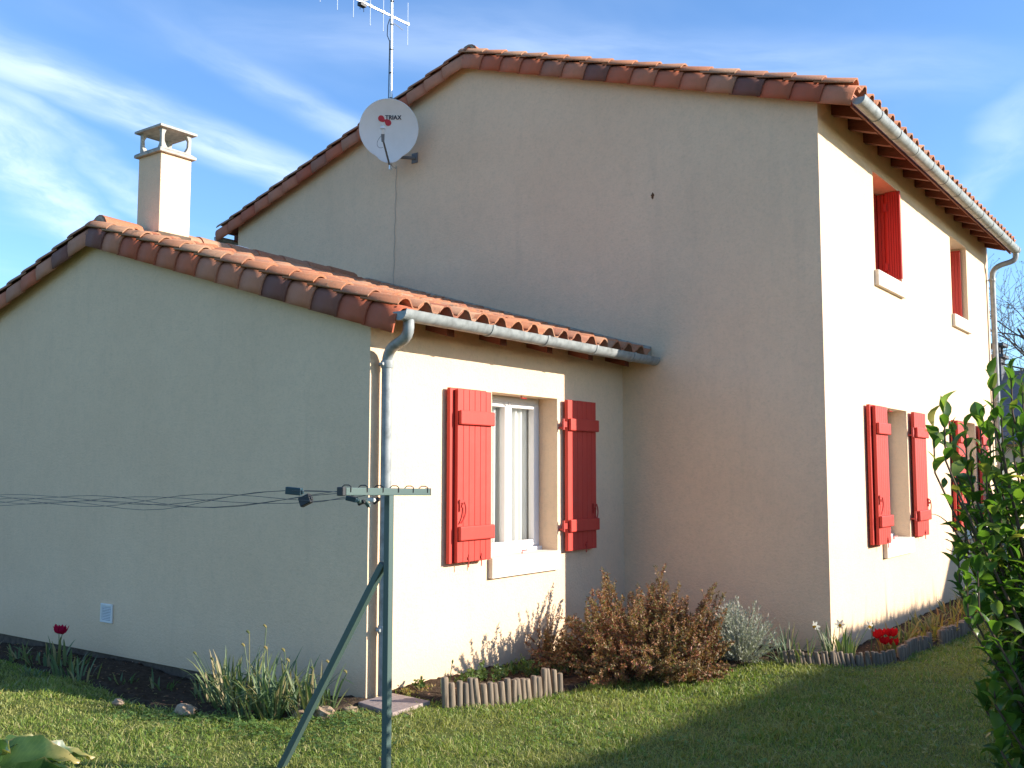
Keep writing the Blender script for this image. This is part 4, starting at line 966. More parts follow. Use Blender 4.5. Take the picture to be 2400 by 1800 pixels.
# ------------------------------------------------------------------ plants
def hz(x, y): return float(hgt(np.float64(x), np.float64(y)))
def straps(mb, cx_, cy_, n, spread, L, w, out=0.5, droop=0.3, seed=0, az=None, bent=0.0):
    r_ = random.Random(seed)
    for k in range(n):
        a = r_.uniform(0, 2 * PI) if az is None else r_.gauss(az, .8); rr = spread * math.sqrt(r_.random())
        x, y = cx_ + rr * math.cos(a + 1), cy_ + rr * math.sin(a + 1); z = hz(x, y)
        l = L * r_.uniform(.55, 1.1); o = out * r_.uniform(.2, 1.2); dr_ = droop * r_.uniform(0, 1.4); dirv = V(math.cos(a), math.sin(a), 0)
        kink = r_.random() < bent; pts = []; kk = r_.uniform(.45, .75); p = V(x, y, z - .02); n_ = 7
        for i in range(n_ + 1):
            t = i / n_; el = PI / 2 - o * .8 - dr_ * 2.0 * t * t
            if kink and t > kk: el = -r_.uniform(.2, .5) + el * .1
            pts.append(p.copy()); p = p + (dirv * math.cos(el) + V(0, 0, math.sin(el))) * (l / n_)
        ws = [w * r_.uniform(.85, 1.1) * min(1, (1.03 - i / n_) * 3.0) * (.8 + .2 * min(1, i / 2)) for i in range(n_ + 1)]
        mb.ribbon(pts, ws, V(-math.sin(a) + r_.uniform(-.5, .5), math.cos(a) + r_.uniform(-.5, .5), r_.uniform(-.2, .2)), 0.12)
def stalk(mb, p0, p1, bend, r=0.003):
    p0, p1 = Vector(p0), Vector(p1); mid = (p0 + p1) / 2 + Vector(bend)
    mb.tube([p0 * (1 - t) ** 2 + mid * 2 * t * (1 - t) + p1 * t * t for t in [i / 6 for i in range(7)]], r, 5)
def tulip(parent, x, y, h, col, seed, openness=.35, size=.032):
    r_ = random.Random(seed); z = hz(x, y); top = V(x + r_.uniform(-.03, .03), y + r_.uniform(-.03, .03), z + h)
    m_ = MB(); stalk(m_, (x, y, z - .02), top, (r_.uniform(-.03, .03), 0, 0), .0035); m_.build('flower_stem', M['greenstem'], parent)
    m_ = MB()
    for k in range(6):
        a = k * PI / 3 + r_.uniform(-.1, .1); dv = V(math.cos(a), math.sin(a), 0); sv = V(-math.sin(a), math.cos(a), 0); s = size * (1.0 if k % 2 else .9)
        pts = [top + dv * s * q1 + V(0, 0, s * q2) for q1, q2 in ((.1, 0), (.7, .5), (.85 + openness * .3, 1.1), (.75 + openness, 1.7), (.65 + openness * 1.8, 2.1))]
        m_.ribbon(pts, [s * .5, s * 1.1, s * 1.25, s * .95, s * .2], sv, -.15)
    m_.build('flower', M[col], parent, smooth=True)
def daffodil_flower(parent, base, top, face, seed):
    m_ = MB(); stalk(m_, base, top, (0, 0, .03), .003); m_.build('flower_stem', M['greenstem'], parent)
    f_ = Vector(face).normalized(); a_ = f_.cross(V(0, 0, 1)).normalized(); b_ = f_.cross(a_); top = Vector(top)
    m_ = MB()
    for k in range(6):
        t = k * PI / 3; dv = a_ * math.cos(t) + b_ * math.sin(t); sv = -a_ * math.sin(t) + b_ * math.cos(t)
        m_.ribbon([top + dv * .006, top + dv * .02 - f_ * .003, top + dv * .036 - f_ * .008, top + dv * .046 - f_ * .012], [.010, .022, .018, .003], sv, .1)
    m_.build('flower', M['petalwhite'], parent, smooth=True)
    m_ = MB(); m_.tube([top, top + f_ * .012, top + f_ * .02], [.008, .010, .014], 10); m_.build('flower_cup', M['petalyellow'], parent, smooth=True)

# big clump of bulbs going over, left of the slab
p = thing('bulb_clump', (-0.45, -0.6, 0), 'large clump of strap leaves and dead flower stalks left of the slab', 'plant')
for j, (cx_, cy_, n, L, sp) in enumerate(((-0.22, -0.66, 50, .44, .07), (-0.62, -0.62, 60, .46, .14), (-0.05, -0.52, 44, .40, .08), (-0.88, -0.52, 34, .40, .11), (-0.42, -0.42, 40, .44, .14), (0.0, -0.36, 14, .38, .05), (-0.3, -0.72, 30, .30, .16))):
    m_ = MB(); straps(m_, cx_, cy_, n, sp, L, .0165, .62, .36, 20 + j, bent=.32); m_.build('leaves', M['strap'], p)
r_ = random.Random(5)
for (x, y, dx, dy, h) in ((-.75, -.6, -.22, -.08, .36), (-.7, -.6, -.12, -.05, .33), (-.55, -.55, -.02, 0, .52), (-.5, -.5, .02, .02, .56), (-.45, -.6, -.08, -.02, .44), (-.3, -.6, .0, -.02, .44), (-.2, -.55, .04, 0, .36), (-.1, -.6, -.05, .0, .43), (.02, -.5, .03, -.03, .32), (0.03, -.45, .1, -.02, .36), (0.05, -.38, .12, .03, .28)):
    m_ = MB(); tp = V(x + dx, y + dy, hz(x, y) + h); stalk(m_, (x, y, hz(x, y) - .01), tp, (0, 0, .04), .0032); m_.build('flower_stalk', M['strap'], p)
    m_ = MB(); m_.tube([tp, tp + V(-.006, -.004, .012), tp + V(-.014, -.008, .018), tp + V(-.022, -.010, .012)], [.004, .008, .007, .002], 6); m_.build('seed_head', M['yellowleaf'], p)
# sprouts and tulip in the shaded left bed
p = thing('tulip_plant', (-3.35, -.35, 0), 'crimson tulip with grey-green leaves in the shaded left bed', 'plant')
bx_, by_ = -3.25, -0.40
m_ = MB(); straps(m_, bx_, by_, 14, .10, .30, .030, .35, .2, 40); straps(m_, bx_ - .25, by_, 10, .12, .26, .03, .6, .5, 41); m_.build('leaves', M['strap'], p)
tulip(p, bx_, by_, .30, 'petalpink', 1, .5, .036); tulip(p, bx_ - .06, by_ + .03, .29, 'petalpink', 2, .5, .034)
for (x, y, n, L, lab, sd_) in ((-3.75, -.45, 22, .20, 'low leafy tuft left of the crimson tulip', 1), (-2.85, -.55, 18, .20, 'low dark tuft right of the crimson tulip', 2), (-2.45, -.62, 12, .22, 'pale splayed tuft at the front of the shaded bed', 3), (-1.85, -.32, 12, .20, 'first thin sprout tuft along the gable foot', 4), (-1.35, -.30, 14, .22, 'sprout tuft just left of the bulb clump', 5), (-4.3, -.5, 20, .2, 'leafy tuft at the left picture edge', 6), (-3.15, -.28, 26, .17, 'dense dark tuft behind the tulip stems', 7), (-2.2, -.45, 18, .14, 'low spreading tuft in the middle of the shaded bed', 8), (-3.0, -.72, 20, .15, 'low tuft at the lawn side of the tulip', 9)):
    p = thing('leaf_tuft', (x, y, 0), lab, 'plant', 'tufts in the shaded left bed'); m_ = MB(); straps(m_, x, y, n, .09, L, .017, .6, .5, 60 + sd_); m_.build('leaves', M['strap'], p)
# white daffodils and red tulips at the tall corner
p = thing('daffodil_clump', (2.15, 3.62, 0), 'daffodil clump with white flowers at the foot of the tall corner', 'plant')
m_ = MB(); straps(m_, 2.14, 3.42, 60, .12, .33, .0135, .35, .25, 70); m_.build('leaves', M['strap'], p)
for (bx2, by2, tx, ty, tz, fc_) in ((2.12, 3.44, 2.14, 3.46, .31, (.3, -.8, -.2)), (2.2, 3.5, 2.34, 3.60, .30, (.7, -.6, -.4)), (2.05, 3.40, 1.98, 3.32, .30, (-.4, -.8, -.3))):
    daffodil_flower(p, (bx2, by2, hz(bx2, by2)), (tx, ty, tz), fc_, 1)
p = thing('arching_tuft', (1.85, 3.15, 0), 'flopped tuft of arching leaves between silver shrub and corner', 'plant')
m_ = MB(); straps(m_, 1.86, 3.14, 46, .16, .34, .010, .9, .75, 71); m_.build('leaves', M['strap'], p)
p = thing('tulip_plant', (2.34, 4.1, 0), 'bright red tulips above the grey log edging', 'plant')
m_ = MB(); straps(m_, 2.36, 4.12, 16, .10, .2, .024, .6, .5, 72); m_.build('leaves', M['yellowleaf'], p)
for k, (x, y, h) in enumerate(((2.28, 4.02, .155), (2.32, 4.10, .16), (2.36, 4.06, .10), (2.37, 4.16, .155), (2.33, 4.20, .15), (2.39, 4.10, .08))): tulip(p, x, y, h, 'petalred', 30 + k, .35, .034)
m_ = MB(); stalk(m_, (2.25, 3.92, 0), (2.27, 3.93, .24), (0, 0, 0), .004); m_.tube([(2.27, 3.93, .23), (2.272, 3.93, .26), (2.274, 3.93, .28)], [.004, .010, .003], 6); m_.build('seed_pod', M['greenstem'], p)
for k, (x, y, n, lab) in enumerate(((2.36, 4.5, 22, 'yellowing leaf tuft just beyond the red tulips'), (2.40, 4.95, 26, 'second yellowing tuft along the sunny wall'), (2.42, 5.5, 28, 'third yellowing tuft, orange at the tips'), (2.40, 6.1, 26, 'fourth yellowing tuft near the far logs'), (2.38, 6.8, 26, 'fifth yellowing tuft behind the laurel tips'), (2.36, 7.6, 30, 'farthest taller yellowing tuft in the wall bed'))):
    p = thing('leaf_tuft', (x, y, 0), lab, 'plant', 'yellowing tufts along the tall wall'); m_ = MB(); straps(m_, x, y, int(n * 1.7), .19, .26 + .03 * (k == 5), .020, .8, .75, 80 + k); m_.build('leaves', M['yellowleaf'], p)
    m_ = MB(); straps(m_, x - .08, y + .1, 8, .12, .22, .016, .6, .4, 90 + k); m_.build('green_leaves', M['strap'], p)

def leafy(name, stems, mtl, stemm, label, cat, lw, ll, per, seed, loc, group=None, spread=.6, stemr=.003, upr=.5):
    """shrub from explicit stems [(base, tip, bend)], small leaves along them, numpy-built"""
    p = thing(name, loc, label, cat, group); r_ = np.random.default_rng(seed)
    m_ = MB(); LV = []; LF = []; b = 0
    for (b0, t0, bend) in stems:
        b0, t0 = np.array(b0), np.array(t0); mid = (b0 + t0) / 2 + np.array(bend)
        pts = [b0 * (1 - t) ** 2 + mid * 2 * t * (1 - t) + t0 * t * t for t in (0, .25, .5, .75, 1)]
        m_.tube([tuple(q) for q in pts], [stemr * 1.5, stemr * 1.3, stemr, stemr * .7, stemr * .4], 4)
        n = per; t = r_.uniform(.18, 1.02, n) ** .8
        c = b0 * ((1 - t) ** 2)[:, None] + mid * (2 * t * (1 - t))[:, None] + t0 * (t * t)[:, None]
        ax = (t0 - b0) / (np.linalg.norm(t0 - b0) + 1e-9)
        rd = r_.normal(size=(n, 3)); rd /= np.linalg.norm(rd, axis=1)[:, None]
        dr_ = ax * upr + rd * spread; dr_ /= np.linalg.norm(dr_, axis=1)[:, None]
        sd_ = np.cross(dr_, r_.normal(size=(n, 3))); sd_ /= np.linalg.norm(sd_, axis=1)[:, None]
        l = (ll * r_.uniform(.6, 1.2, n))[:, None]; w = (lw * r_.uniform(.7, 1.2, n))[:, None]
        nn = np.cross(dr_, sd_)
        v0 = c; v1 = c + dr_ * l * .5 + sd_ * w / 2; v2 = c + dr_ * l - nn * l * .12; v3 = c + dr_ * l * .5 - sd_ * w / 2
        LV.append(np.stack([v0, v1, v2, v3], 1).reshape(-1, 3))
        i0 = b + 4 * np.arange(n); LF.append(np.concatenate([np.stack([i0, i0 + 1, i0 + 2], 1), np.stack([i0, i0 + 2, i0 + 3], 1)])); b += 4 * n
    m_.build('stems', M[stemm], p)
    np_mesh('foliage', np.concatenate(LV), np.concatenate(LF), M[mtl], p, origin=loc)
    return p
# bronze shrub
r_ = random.Random(11); stems = []
plumes = [(0.42, 2.5, .74), (0.50, 2.35, .68), (0.30, 2.5, .55), (0.70, 2.55, .66), (1.02, 2.42, .83), (0.92, 2.40, .68), (1.14, 2.35, .72), (1.46, 2.45, .76), (1.40, 2.35, .60), (1.25, 2.35, .62), (0.75, 2.0, .52), (1.55, 2.3, .50)]
for (px_, py_, ph_) in plumes:
    for k in range(9):
        b0 = (px_ * .55 + .48 + r_.gauss(0, .07), py_ * .7 + .60 + r_.gauss(0, .07), -.02)
        t0 = (px_ + r_.gauss(0, .045), py_ + r_.gauss(0, .05), ph_ * r_.uniform(.62, 1.0)); stems.append((b0, t0, (r_.gauss(0, .09), r_.gauss(0, .07), r_.gauss(.03, .05))))
for k in range(270):
    a = r_.uniform(0, 2 * PI); rr = math.sqrt(r_.random()); bx2, by2 = 1.0 + .30 * rr * math.cos(a), 2.08 + .42 * rr * math.sin(a)
    tx, ty = 1.02 + .74 * rr * math.cos(a) + r_.gauss(0, .06), 1.98 + .80 * rr * math.sin(a) + r_.gauss(0, .06); th_ = (.63 * (1 - rr ** 2.4 * .86) + .02) * r_.uniform(.6, 1.05)
    if tx < 0.05: continue
    stems.append(((bx2, by2, -.02), (tx, ty, th_), (r_.gauss(0, .10), r_.gauss(0, .10), r_.gauss(.06, .05))))
for k in range(70):
    a = r_.uniform(0, 2 * PI); rr = math.sqrt(r_.random()); tx, ty = .62 + .36 * rr * math.cos(a), 1.72 + .42 * rr * math.sin(a)
    stems.append(((.68 + r_.gauss(0, .08), 1.85 + r_.gauss(0, .1), -.02), (max(.1, tx), ty, (.34 * (1 - rr ** 2 * .7)) * r_.uniform(.5, 1.1)), (0, 0, .05)))
for k in range(80):
    stems.append(((r_.uniform(.8, 1.5), r_.uniform(1.7, 2.3), -.02), (r_.uniform(.9, 1.75), r_.uniform(1.45, 2.35), r_.uniform(.06, .30)), (0, 0, .05)))
leafy('bronze_shrub', stems, 'redleaf', 'stem', 'wide bronze-brown shrub with upright tips in the inner corner', 'shrub', .0105, .030, 150, 3, (1.0, 2.1, 0), upr=.30, spread=.95)
stems = []
for k in range(26):
    a = r_.uniform(0, 2 * PI); stems.append(((0.20 + r_.gauss(0, .03), 1.95 + r_.gauss(0, .08), 0), (0.18 + r_.uniform(-.1, .14), 1.95 + r_.gauss(0, .16), r_.uniform(.12, .42)), (0, 0, .03)))
leafy('bronze_seedling', stems, 'redleaf', 'stem', 'small dark bronze shrub against the annexe wall under the shadow edge', 'shrub', .008, .032, 50, 4, (0.2, 1.95, 0))
# silver shrub
stems = []
for k in range(330):
    a = r_.uniform(0, 2 * PI); rr = r_.random() ** .6; th_ = (.41 * math.sqrt(max(.02, 1 - rr ** 2))) * r_.uniform(.82, 1.06)
    stems.append(((1.44 + .12 * rr * math.cos(a), 2.96 + .1 * rr * math.sin(a), 0), (1.44 + .36 * rr * math.cos(a) + r_.gauss(0, .03), 2.96 + .34 * rr * math.sin(a) + r_.gauss(0, .03), th_ * (1 + .22 * math.sin(a * 3 + 1)) + .02), (r_.gauss(0, .03), r_.gauss(0, .03), .03)))
leafy('silver_shrub', stems, 'silver', 'silver', 'rounded silvery-grey shrub right of the bronze shrub', 'shrub', .006, .032, 34, 5, (1.46, 2.98, 0), upr=.9, spread=.5, stemr=.002)
# green weeds along the annexe foot
def mound(x, y, rx, ry, h, n, seed, label, m='weed', lw=.016, ll=.035, per=12):
    r2 = random.Random(seed); st = []
    for k in range(n):
        a = r2.uniform(0, 2 * PI); rr = math.sqrt(r2.random()); st.append(((x + rx * rr * math.cos(a) * .8, y + ry * rr * math.sin(a) * .8, 0), (x + rx * rr * math.cos(a), y + ry * rr * math.sin(a), h * (1 - .5 * rr) * r2.uniform(.5, 1.1)), (0, 0, .01)))
    leafy('leafy_weed', st, m, 'greenstem', label, 'plant', lw, ll, per, seed, (x, y, 0), 'weeds along the annexe foot', stemr=.0015)
mound(0.26, 0.98, .14, .28, .17, 60, 1, 'fresh green plant behind the pale log edging')
mound(0.34, 1.38, .16, .16, .16, 40, 2, 'second fresh green plant nearer the bronze shrub')
mound(0.16, 0.34, .10, .20, .09, 60, 3, 'low yellowish weed patch between slab and logs', 'yellowleaf', .008, .03)
mound(0.12, 0.42, .03, .04, .17, 8, 4, 'single upright weed at the sunny wall foot', 'weed', .02, .04)
mound(0.6, 1.6, .16, .2, .12, 40, 6, 'green weed at the left foot of the bronze shrub')
p = thing('leaf_tuft', (0.42, 0.35, 0), 'thin tuft with a seed head behind the first logs', 'plant'); m_ = MB(); straps(m_, 0.42, .38, 8, .05, .2, .008, .4, .2, 99); stalk(m_, (.42, .36, 0), (.44, .40, .27), (0, 0, 0)); m_.tube([(.44, .40, .26), (.442, .40, .275), (.446, .40, .29)], [.003, .008, .003], 6); m_.build('leaves', M['weed'], p)

# ---- laurel shrub in the right foreground
lau = thing('laurel_shrub', (4.35, -0.45, 0), 'glossy green laurel shrub in the right foreground', 'shrub')
def px2w(px, py, depth):
    c = Vector(((px - 1200) / 2330 * depth, -(py - 900) / 2330 * depth, -depth)); return CAM + cam_rot @ c
def leaf_me(k):
    m_ = MB(); n = 6; L, w = 1.0, .44 + .03 * k
    pts = [V(i / n, 0, .10 * math.sin(PI * i / n) - .10 * (i / n) ** 2 * (k + 1) / 2) for i in range(n + 1)]
    ws = [w * x for x in (.10, .62, .95, 1.0, .82, .45, .02)]
    ws = [w_ * (1 + (.10 * math.sin(5.1 * i + k * 2.3))) for i, w_ in enumerate(ws)]; pts = [p_ + V(0, .05 * math.sin(2.2 * p_.x + k) * (k - 1.5), .03 * math.sin(6 * p_.x + k * 1.7)) for p_ in pts]
    m_.ribbon(pts, ws, V(0, 1, 0), (.10, .22, .30, .16)[k % 4])
    me = bpy.data.meshes.new('laurel_leaf'); me.from_pydata(m_.v, [], m_.f); me.update(); me.polygons.foreach_set('use_smooth', [True] * len(me.polygons)); me.materials.append(M['laurel']); return me
LM = [leaf_me(k) for k in range(4)]  # four leaf shapes
r_ = random.Random(21); LEAVES = []
tips = [(2187, 985, 4.25), (2212, 955, 4.2), (2232, 985, 4.3), (2262, 985, 4.2), (2296, 960, 4.15), (2318, 985, 4.3), (2325, 870, 4.3), (2368, 848, 4.25), (2345, 935, 4.2), (2395, 880, 4.2), (2372, 960, 4.3),
        (2240, 1045, 4.3), (2275, 1060, 4.2), (2310, 1070, 4.25), (2345, 1040, 4.35), (2392, 990, 4.2), (2420, 930, 4.3), (2430, 1040, 4.2), (2270, 1130, 4.3), (2318, 1150, 4.15), (2300, 1215, 4.3), (2360, 1130, 4.4), (2385, 1180, 4.2),
        (2345, 1235, 4.2), (2262, 1195, 4.35), (2245, 1265, 4.15), (2290, 1300, 4.0), (2330, 1320, 4.1), (2375, 1290, 4.2), (2265, 1335, 4.1), (2310, 1395, 4.0), (2350, 1420, 4.1), (2390, 1380, 4.2),
        (2335, 1490, 4.0), (2375, 1520, 4.1), (2330, 1590, 3.9), (2310, 1610, 4.0), (2365, 1640, 4.0), (2400, 1580, 4.1), (2345, 1700, 3.9), (2385, 1740, 4.0), (2410, 1470, 4.1), (2425, 1300, 4.3), (2440, 1180, 4.3), (2460, 1000, 4.3), (2470, 870, 4.4), (2500, 1100, 4.4), (2490, 1400, 4.2), (2480, 1650, 4.1), (2540, 950, 4.4), (2560, 1250, 4.3)]
root = V(4.40, -0.42, 0)
for (px_, py_, dep) in tips:
    tip = px2w(px_, py_, dep + r_.uniform(-.12, .12)); low = py_ > 1350
    st = root + V(r_.uniform(-.1, .1), r_.uniform(-.1, .1), 0)
    jn = V(root.x * .55 + tip.x * .45 + r_.uniform(-.05, .05), root.y * .55 + tip.y * .45, tip.z * (.45 if not low else .3))
    c1 = st + V(0, 0, tip.z * .25); pts = bez(st, c1, jn + V(0, 0, .05), tip + V(0, 0, -.22 if not low else -.1)) + [tip + V(0, 0, -.1), tip + V(0, 0, -.03)]
    m_ = MB(); nP = len(pts); m_.tube(pts, [.009 * (1 - i / nP) + .0022 for i in range(nP)], 6); m_.build('branch', M['stem'], lau, smooth=True)
    nl = 26 if py_ > 1150 else 19
    for k in range(nl):
        t = (k / nl); idx_ = nP - 1 - t * 7.5; i0 = int(max(0, idx_)); i1 = min(nP - 1, i0 + 1); c = pts[i0].lerp(pts[i1], idx_ - i0)
        az = k * 2.4 + r_.uniform(-.4, .4); el = (1.15 - .9 * t) + r_.uniform(-.25, .25)
        L = .098 * r_.uniform(.5, 1.2)
        LEAVES.append((c, az, el, L, r_.uniform(-.5, .5)))
def lbound(py): return np.interp(py, [1080, 1180, 1240, 1300, 1400, 1500, 1600, 1700, 1800], [2360, 2330, 2285, 2280, 2315, 2345, 2335, 2345, 2345])
for k in range(1100):
    py_ = 1100 + 760 * r_.random() ** .75; px_ = lbound(py_) + abs(r_.gauss(0, 110)); dep = r_.uniform(3.95, 4.75)
    LEAVES.append((px2w(px_, py_, dep), r_.uniform(0, 2 * PI), r_.uniform(-.3, 1.1), .095 * r_.uniform(.7, 1.15), r_.uniform(-.6, .6)))
LEAVES.sort(key=lambda q_: (q_[0] - CAM).length)
def leaf_mtx(c, az, el, L, roll): return Matrix.Translation(c) @ Matrix.Rotation(az, 4, 'Z') @ Matrix.Rotation(-el, 4, 'Y') @ Matrix.Rotation(roll, 4, 'X') @ Matrix.Diagonal((L, L, L, 1))
def infr(c):
    q_ = cam_rot.transposed() @ (c - CAM); return q_.z < 0 and abs(q_.x / -q_.z) < 0.53 and abs(q_.y / -q_.z) < 0.40
vis = [q_ for q_ in LEAVES if infr(q_[0])]; keep = vis[:298]; kset = set(map(id, keep)); rest = [q_ for q_ in LEAVES if id(q_) not in kset]
for k, (c, az, el, L, ro) in enumerate(keep):
    o = bpy.data.objects.new('leaf', LM[k % 4]); COL.objects.link(o); o.parent = lau; o.matrix_local = Matrix.Translation(-WORLD[lau.name]) @ leaf_mtx(c, az, el, L, ro)
m_ = MB()
for k, (c, az, el, L, ro) in enumerate(rest):
    mt = leaf_mtx(c, az, el, L, ro); me = LM[k % 4]; m_.add([tuple(mt @ v_.co) for v_ in me.vertices], [tuple(p_.vertices) for p_ in me.polygons])
o = m_.build('leaves_behind', M['laurel'], lau, smooth=True); o['kind'] = 'stuff'
# two bare shoots of the laurel
for (a, b, c, e) in (((2272, 1300), (2240, 1240), (2210, 1205), (2184, 1205)), ((2280, 1312), (2255, 1300), (2235, 1295), (2218, 1286)), ((2262, 1285), (2262, 1260), (2264, 1240), (2264, 1222))):
    m_ = MB(); m_.tube(bez(*[px2w(*q_, 4.15) for q_ in (a, b, c, e)]), [.0045 - .00028 * i for i in range(13)], 5); m_.build('shoot', M['stem'], lau)

# ---- broad arum leaves in the left foreground
aru = thing('arum_plant', (0.95, -2.95, 0), 'broad glossy leaves of a plant in the bottom left foreground', 'plant')
def broad(base, cdir, L, W, droop, seed, curl=.25, roll=0.0):
    r2 = random.Random(seed); n, mth = 14, 8; vs_ = []; uvs = []; d_ = Vector(cdir).normalized(); sd_ = d_.cross(V(0, 0, 1)).normalized(); p = Vector(base)
    sd_ = (Matrix.Rotation(roll, 3, d_) @ sd_)
    el0 = math.asin(d_.z); hd = V(d_.x, d_.y, 0).normalized()
    for i in range(n + 1):
        t = i / n; el = el0 - droop * t; tv = hd * math.cos(el) + V(0, 0, math.sin(el)); nv = sd_.cross(tv).normalized()
        w = W * 2.35 * (t + .03) ** .55 * max(.004, 1 - t) ** .9
        for j in range(mth + 1):
            u_ = j / mth * 2 - 1
            wav = .010 * math.sin(9 * t + 3 * u_ + seed) * abs(u_) + .008 * math.sin(24 * t + seed * 2) * u_ * u_ + .004 * math.sin(50 * t + 8 * u_)
            vs_.append(p + sd_ * (u_ * w / 2) + nv * (curl * w * (u_ * u_ - .3) + wav)); uvs.append((u_, t))
        p = p + tv * (L / n)
    f_ = [(i * (mth + 1) + j, i * (mth + 1) + j + 1, (i + 1) * (mth + 1) + j + 1, (i + 1) * (mth + 1) + j) for i in range(n) for j in range(mth)]
    m_ = MB(); m_.add(vs_, f_); o = m_.build('leaf', M['arum'], aru, smooth=True)
    ul = o.data.uv_layers.new(name='UVMap')
    for lp in o.data.loops: ul.data[lp.index].uv = uvs[lp.vertex_index]
right = (cam_rot @ V(1, 0, 0)); right.z = 0; right.normalize(); fw = (cam_rot @ V(0, 0, -1)); fw.z = 0; fw.normalize()
AB = V(0.95, -2.95, 0)
for k, (ro, fo, zo, dirr, dirf, dz, L, W, dr_, cu, rl) in enumerate((
        (-.12, .04, .40, .92, .30, .50, .36, .17, 1.0, .30, .55), (-.03, -.03, .37, .95, .05, .40, .40, .15, .85, .30, -.45), (-.12, .02, .40, -.75, .3, .55, .26, .15, 1.3, .25, .5), (-.13, .06, .42, .35, .7, .6, .26, .13, 1.2, .28, .2),
        (-.06, -.02, .38, -.2, -.8, .45, .30, .16, 1.1, .25, .3), (.04, -.06, .36, .5, -.8, .45, .32, .15, 1.1, .25, -.3), (-.18, -.02, .37, -.95, -.3, .40, .28, .14, 1.2, .25, .5), (.02, .08, .39, .6, .7, .45, .30, .13, 1.1, .3, .4), (.1, -.1, .33, .9, -.5, .4, .34, .14, .9, .28, -.3), (-.06, .0, .42, .25, -.3, .8, .24, .13, 1.4, .3, 1.0))):
    b = AB + right * ro + fw * fo + V(0, 0, zo); broad(b, right * dirr + fw * dirf + V(0, 0, dz), L, W, dr_, k, cu, rl)
    m_ = MB(); m_.tube(bez(AB + right * ro * .3 + fw * fo * .3, AB + right * ro * .3 + V(0, 0, .15), b - V(0, 0, .12), b), .008, 6); m_.build('leaf_stalk', M['greenstem'], aru, smooth=True)
for (ro, fo, h) in ((-.20, .02, .46), (-.13, .06, .40)):
    m_ = MB(); a0 = AB + right * ro * .6; b0 = AB + right * ro + fw * fo + V(0, 0, h); m_.tube(bez(a0, a0 + V(0, 0, .15), b0 - V(0, 0, .15), b0), .006, 6); m_.tube([b0 - V(0, 0, .02), b0 + V(0, 0, .01), b0 + V(.0, 0, .04)], [.007, .011, .003], 8); m_.build('flower_bud', M['yellowleaf'], aru, smooth=True)

# ---- bare trees
def bare_tree(name, base, H, seed, label, lean=(0, 0), spread=1.0, buds=True):
    t_ = thing(name, base, label, 'tree', 'bare trees beyond the house'); r2 = random.Random(seed); m_ = MB(); tw_ = MB(); BV = []
    def grow(p, d_, L, r, lvl):
        n = 5; pts = [p.copy()]; rs = [r]
        for i in range(n):
            d_ = (d_ + V(r2.gauss(0, .10), r2.gauss(0, .10), r2.gauss(.03, .08))).normalized(); p = p + d_ * (L / n); pts.append(p.copy()); rs.append(max(.003, r * (1 - .55 * (i + 1) / n)))
        (m_ if lvl < 2 else tw_).tube(pts, rs, 7 if lvl < 2 else 4, cap=False)
        if lvl >= 3:
            for q_ in pts[1:]:
                for _ in range(2): BV.append((q_ + V(r2.gauss(0, .012), r2.gauss(0, .012), r2.gauss(0, .012)), r2.uniform(.014, .034)))
        if lvl < 4:
            for k in range((8, 6, 5, 4)[lvl]):
                t = r2.uniform(.35, 1.0); i0 = min(n - 1, int(t * n)); c = pts[i0].lerp(pts[i0 + 1], t * n - i0); a = r2.uniform(0, 2 * PI)
                sdv = d_.orthogonal().normalized(); sdv = Matrix.Rotation(a, 3, d_) @ sdv
                nd = (d_ * .62 + sdv * .75 * spread + V(0, 0, .12)).normalized(); grow(c, nd, L * r2.uniform(.5, .75), max(.004, rs[i0] * .6), lvl + 1)
    b = Vector(base); grow(b - V(0, 0, .1), V(lean[0], lean[1], 1).normalized(), H * .42, H * .018, 0)
    m_.build('trunk', M['bark'], t_, smooth=True); tw_.build('twigs', M['bark'], t_)
    if buds:
        vv = []; ff = []
        for c, s_ in BV:
            a, b2 = Vector((r2.gauss(0, 1), r2.gauss(0, 1), r2.gauss(0, 1))).normalized(), Vector((r2.gauss(0, 1), r2.gauss(0, 1), r2.gauss(0, 1))).normalized(); i = len(vv)
            vv += [c - a * s_ * .5, c + b2 * s_ * .35, c + a * s_ * .5, c - b2 * s_ * .35]; ff += [(i, i + 1, i + 2), (i, i + 2, i + 3)]
        np_mesh('buds', [tuple(x) for x in vv], ff, M['bud'], t_, origin=base)
bare_tree('budding_tree', (1.9, 17.5, 0), 7.0, 4, 'budding tree beyond the far right end of the house', (-.08, 0), 1.15)
bare_tree('budding_tree', (-14.9, 3.6, 0), 6.2, 9, 'budding tree peeking over the annexe roof at far left', (.05, 0), 1.0)

# ---- neighbouring buildings, garden wall, hedge
nb = thing('neighbour_house', (-4, 30, 0), 'distant neighbouring house with dark slate roof and chimney', 'house')
m_ = MB(); m_.box(-14, 4, 27, 34, 0, 2.6); m_.add([(-14, 27, 2.6), (-14, 34, 2.6), (-14, 30.5, 4.7), (4, 27, 2.6), (4, 34, 2.6), (4, 30.5, 4.7)], [(0, 2, 1), (3, 4, 5)]); m_.build('wall', M['wall'], nb)
for sg in (-1, 1):
    m_ = MB(); ye = 30.5 + sg * 3.9; m_.hexa([(-14.3, 30.5, 4.72), (4.3, 30.5, 4.72), (4.3, ye, 2.38), (-14.3, ye, 2.38), (-14.3, 30.5, 4.84), (4.3, 30.5, 4.84), (4.3, ye, 2.5), (-14.3, ye, 2.5)]); m_.build('roof', M['slate'], nb)
m_ = MB(); m_.box(-1.9, -1.2, 29.9, 30.6, 4.0, 5.25); m_.box(-2.0, -1.1, 29.8, 30.7, 5.26, 5.36)
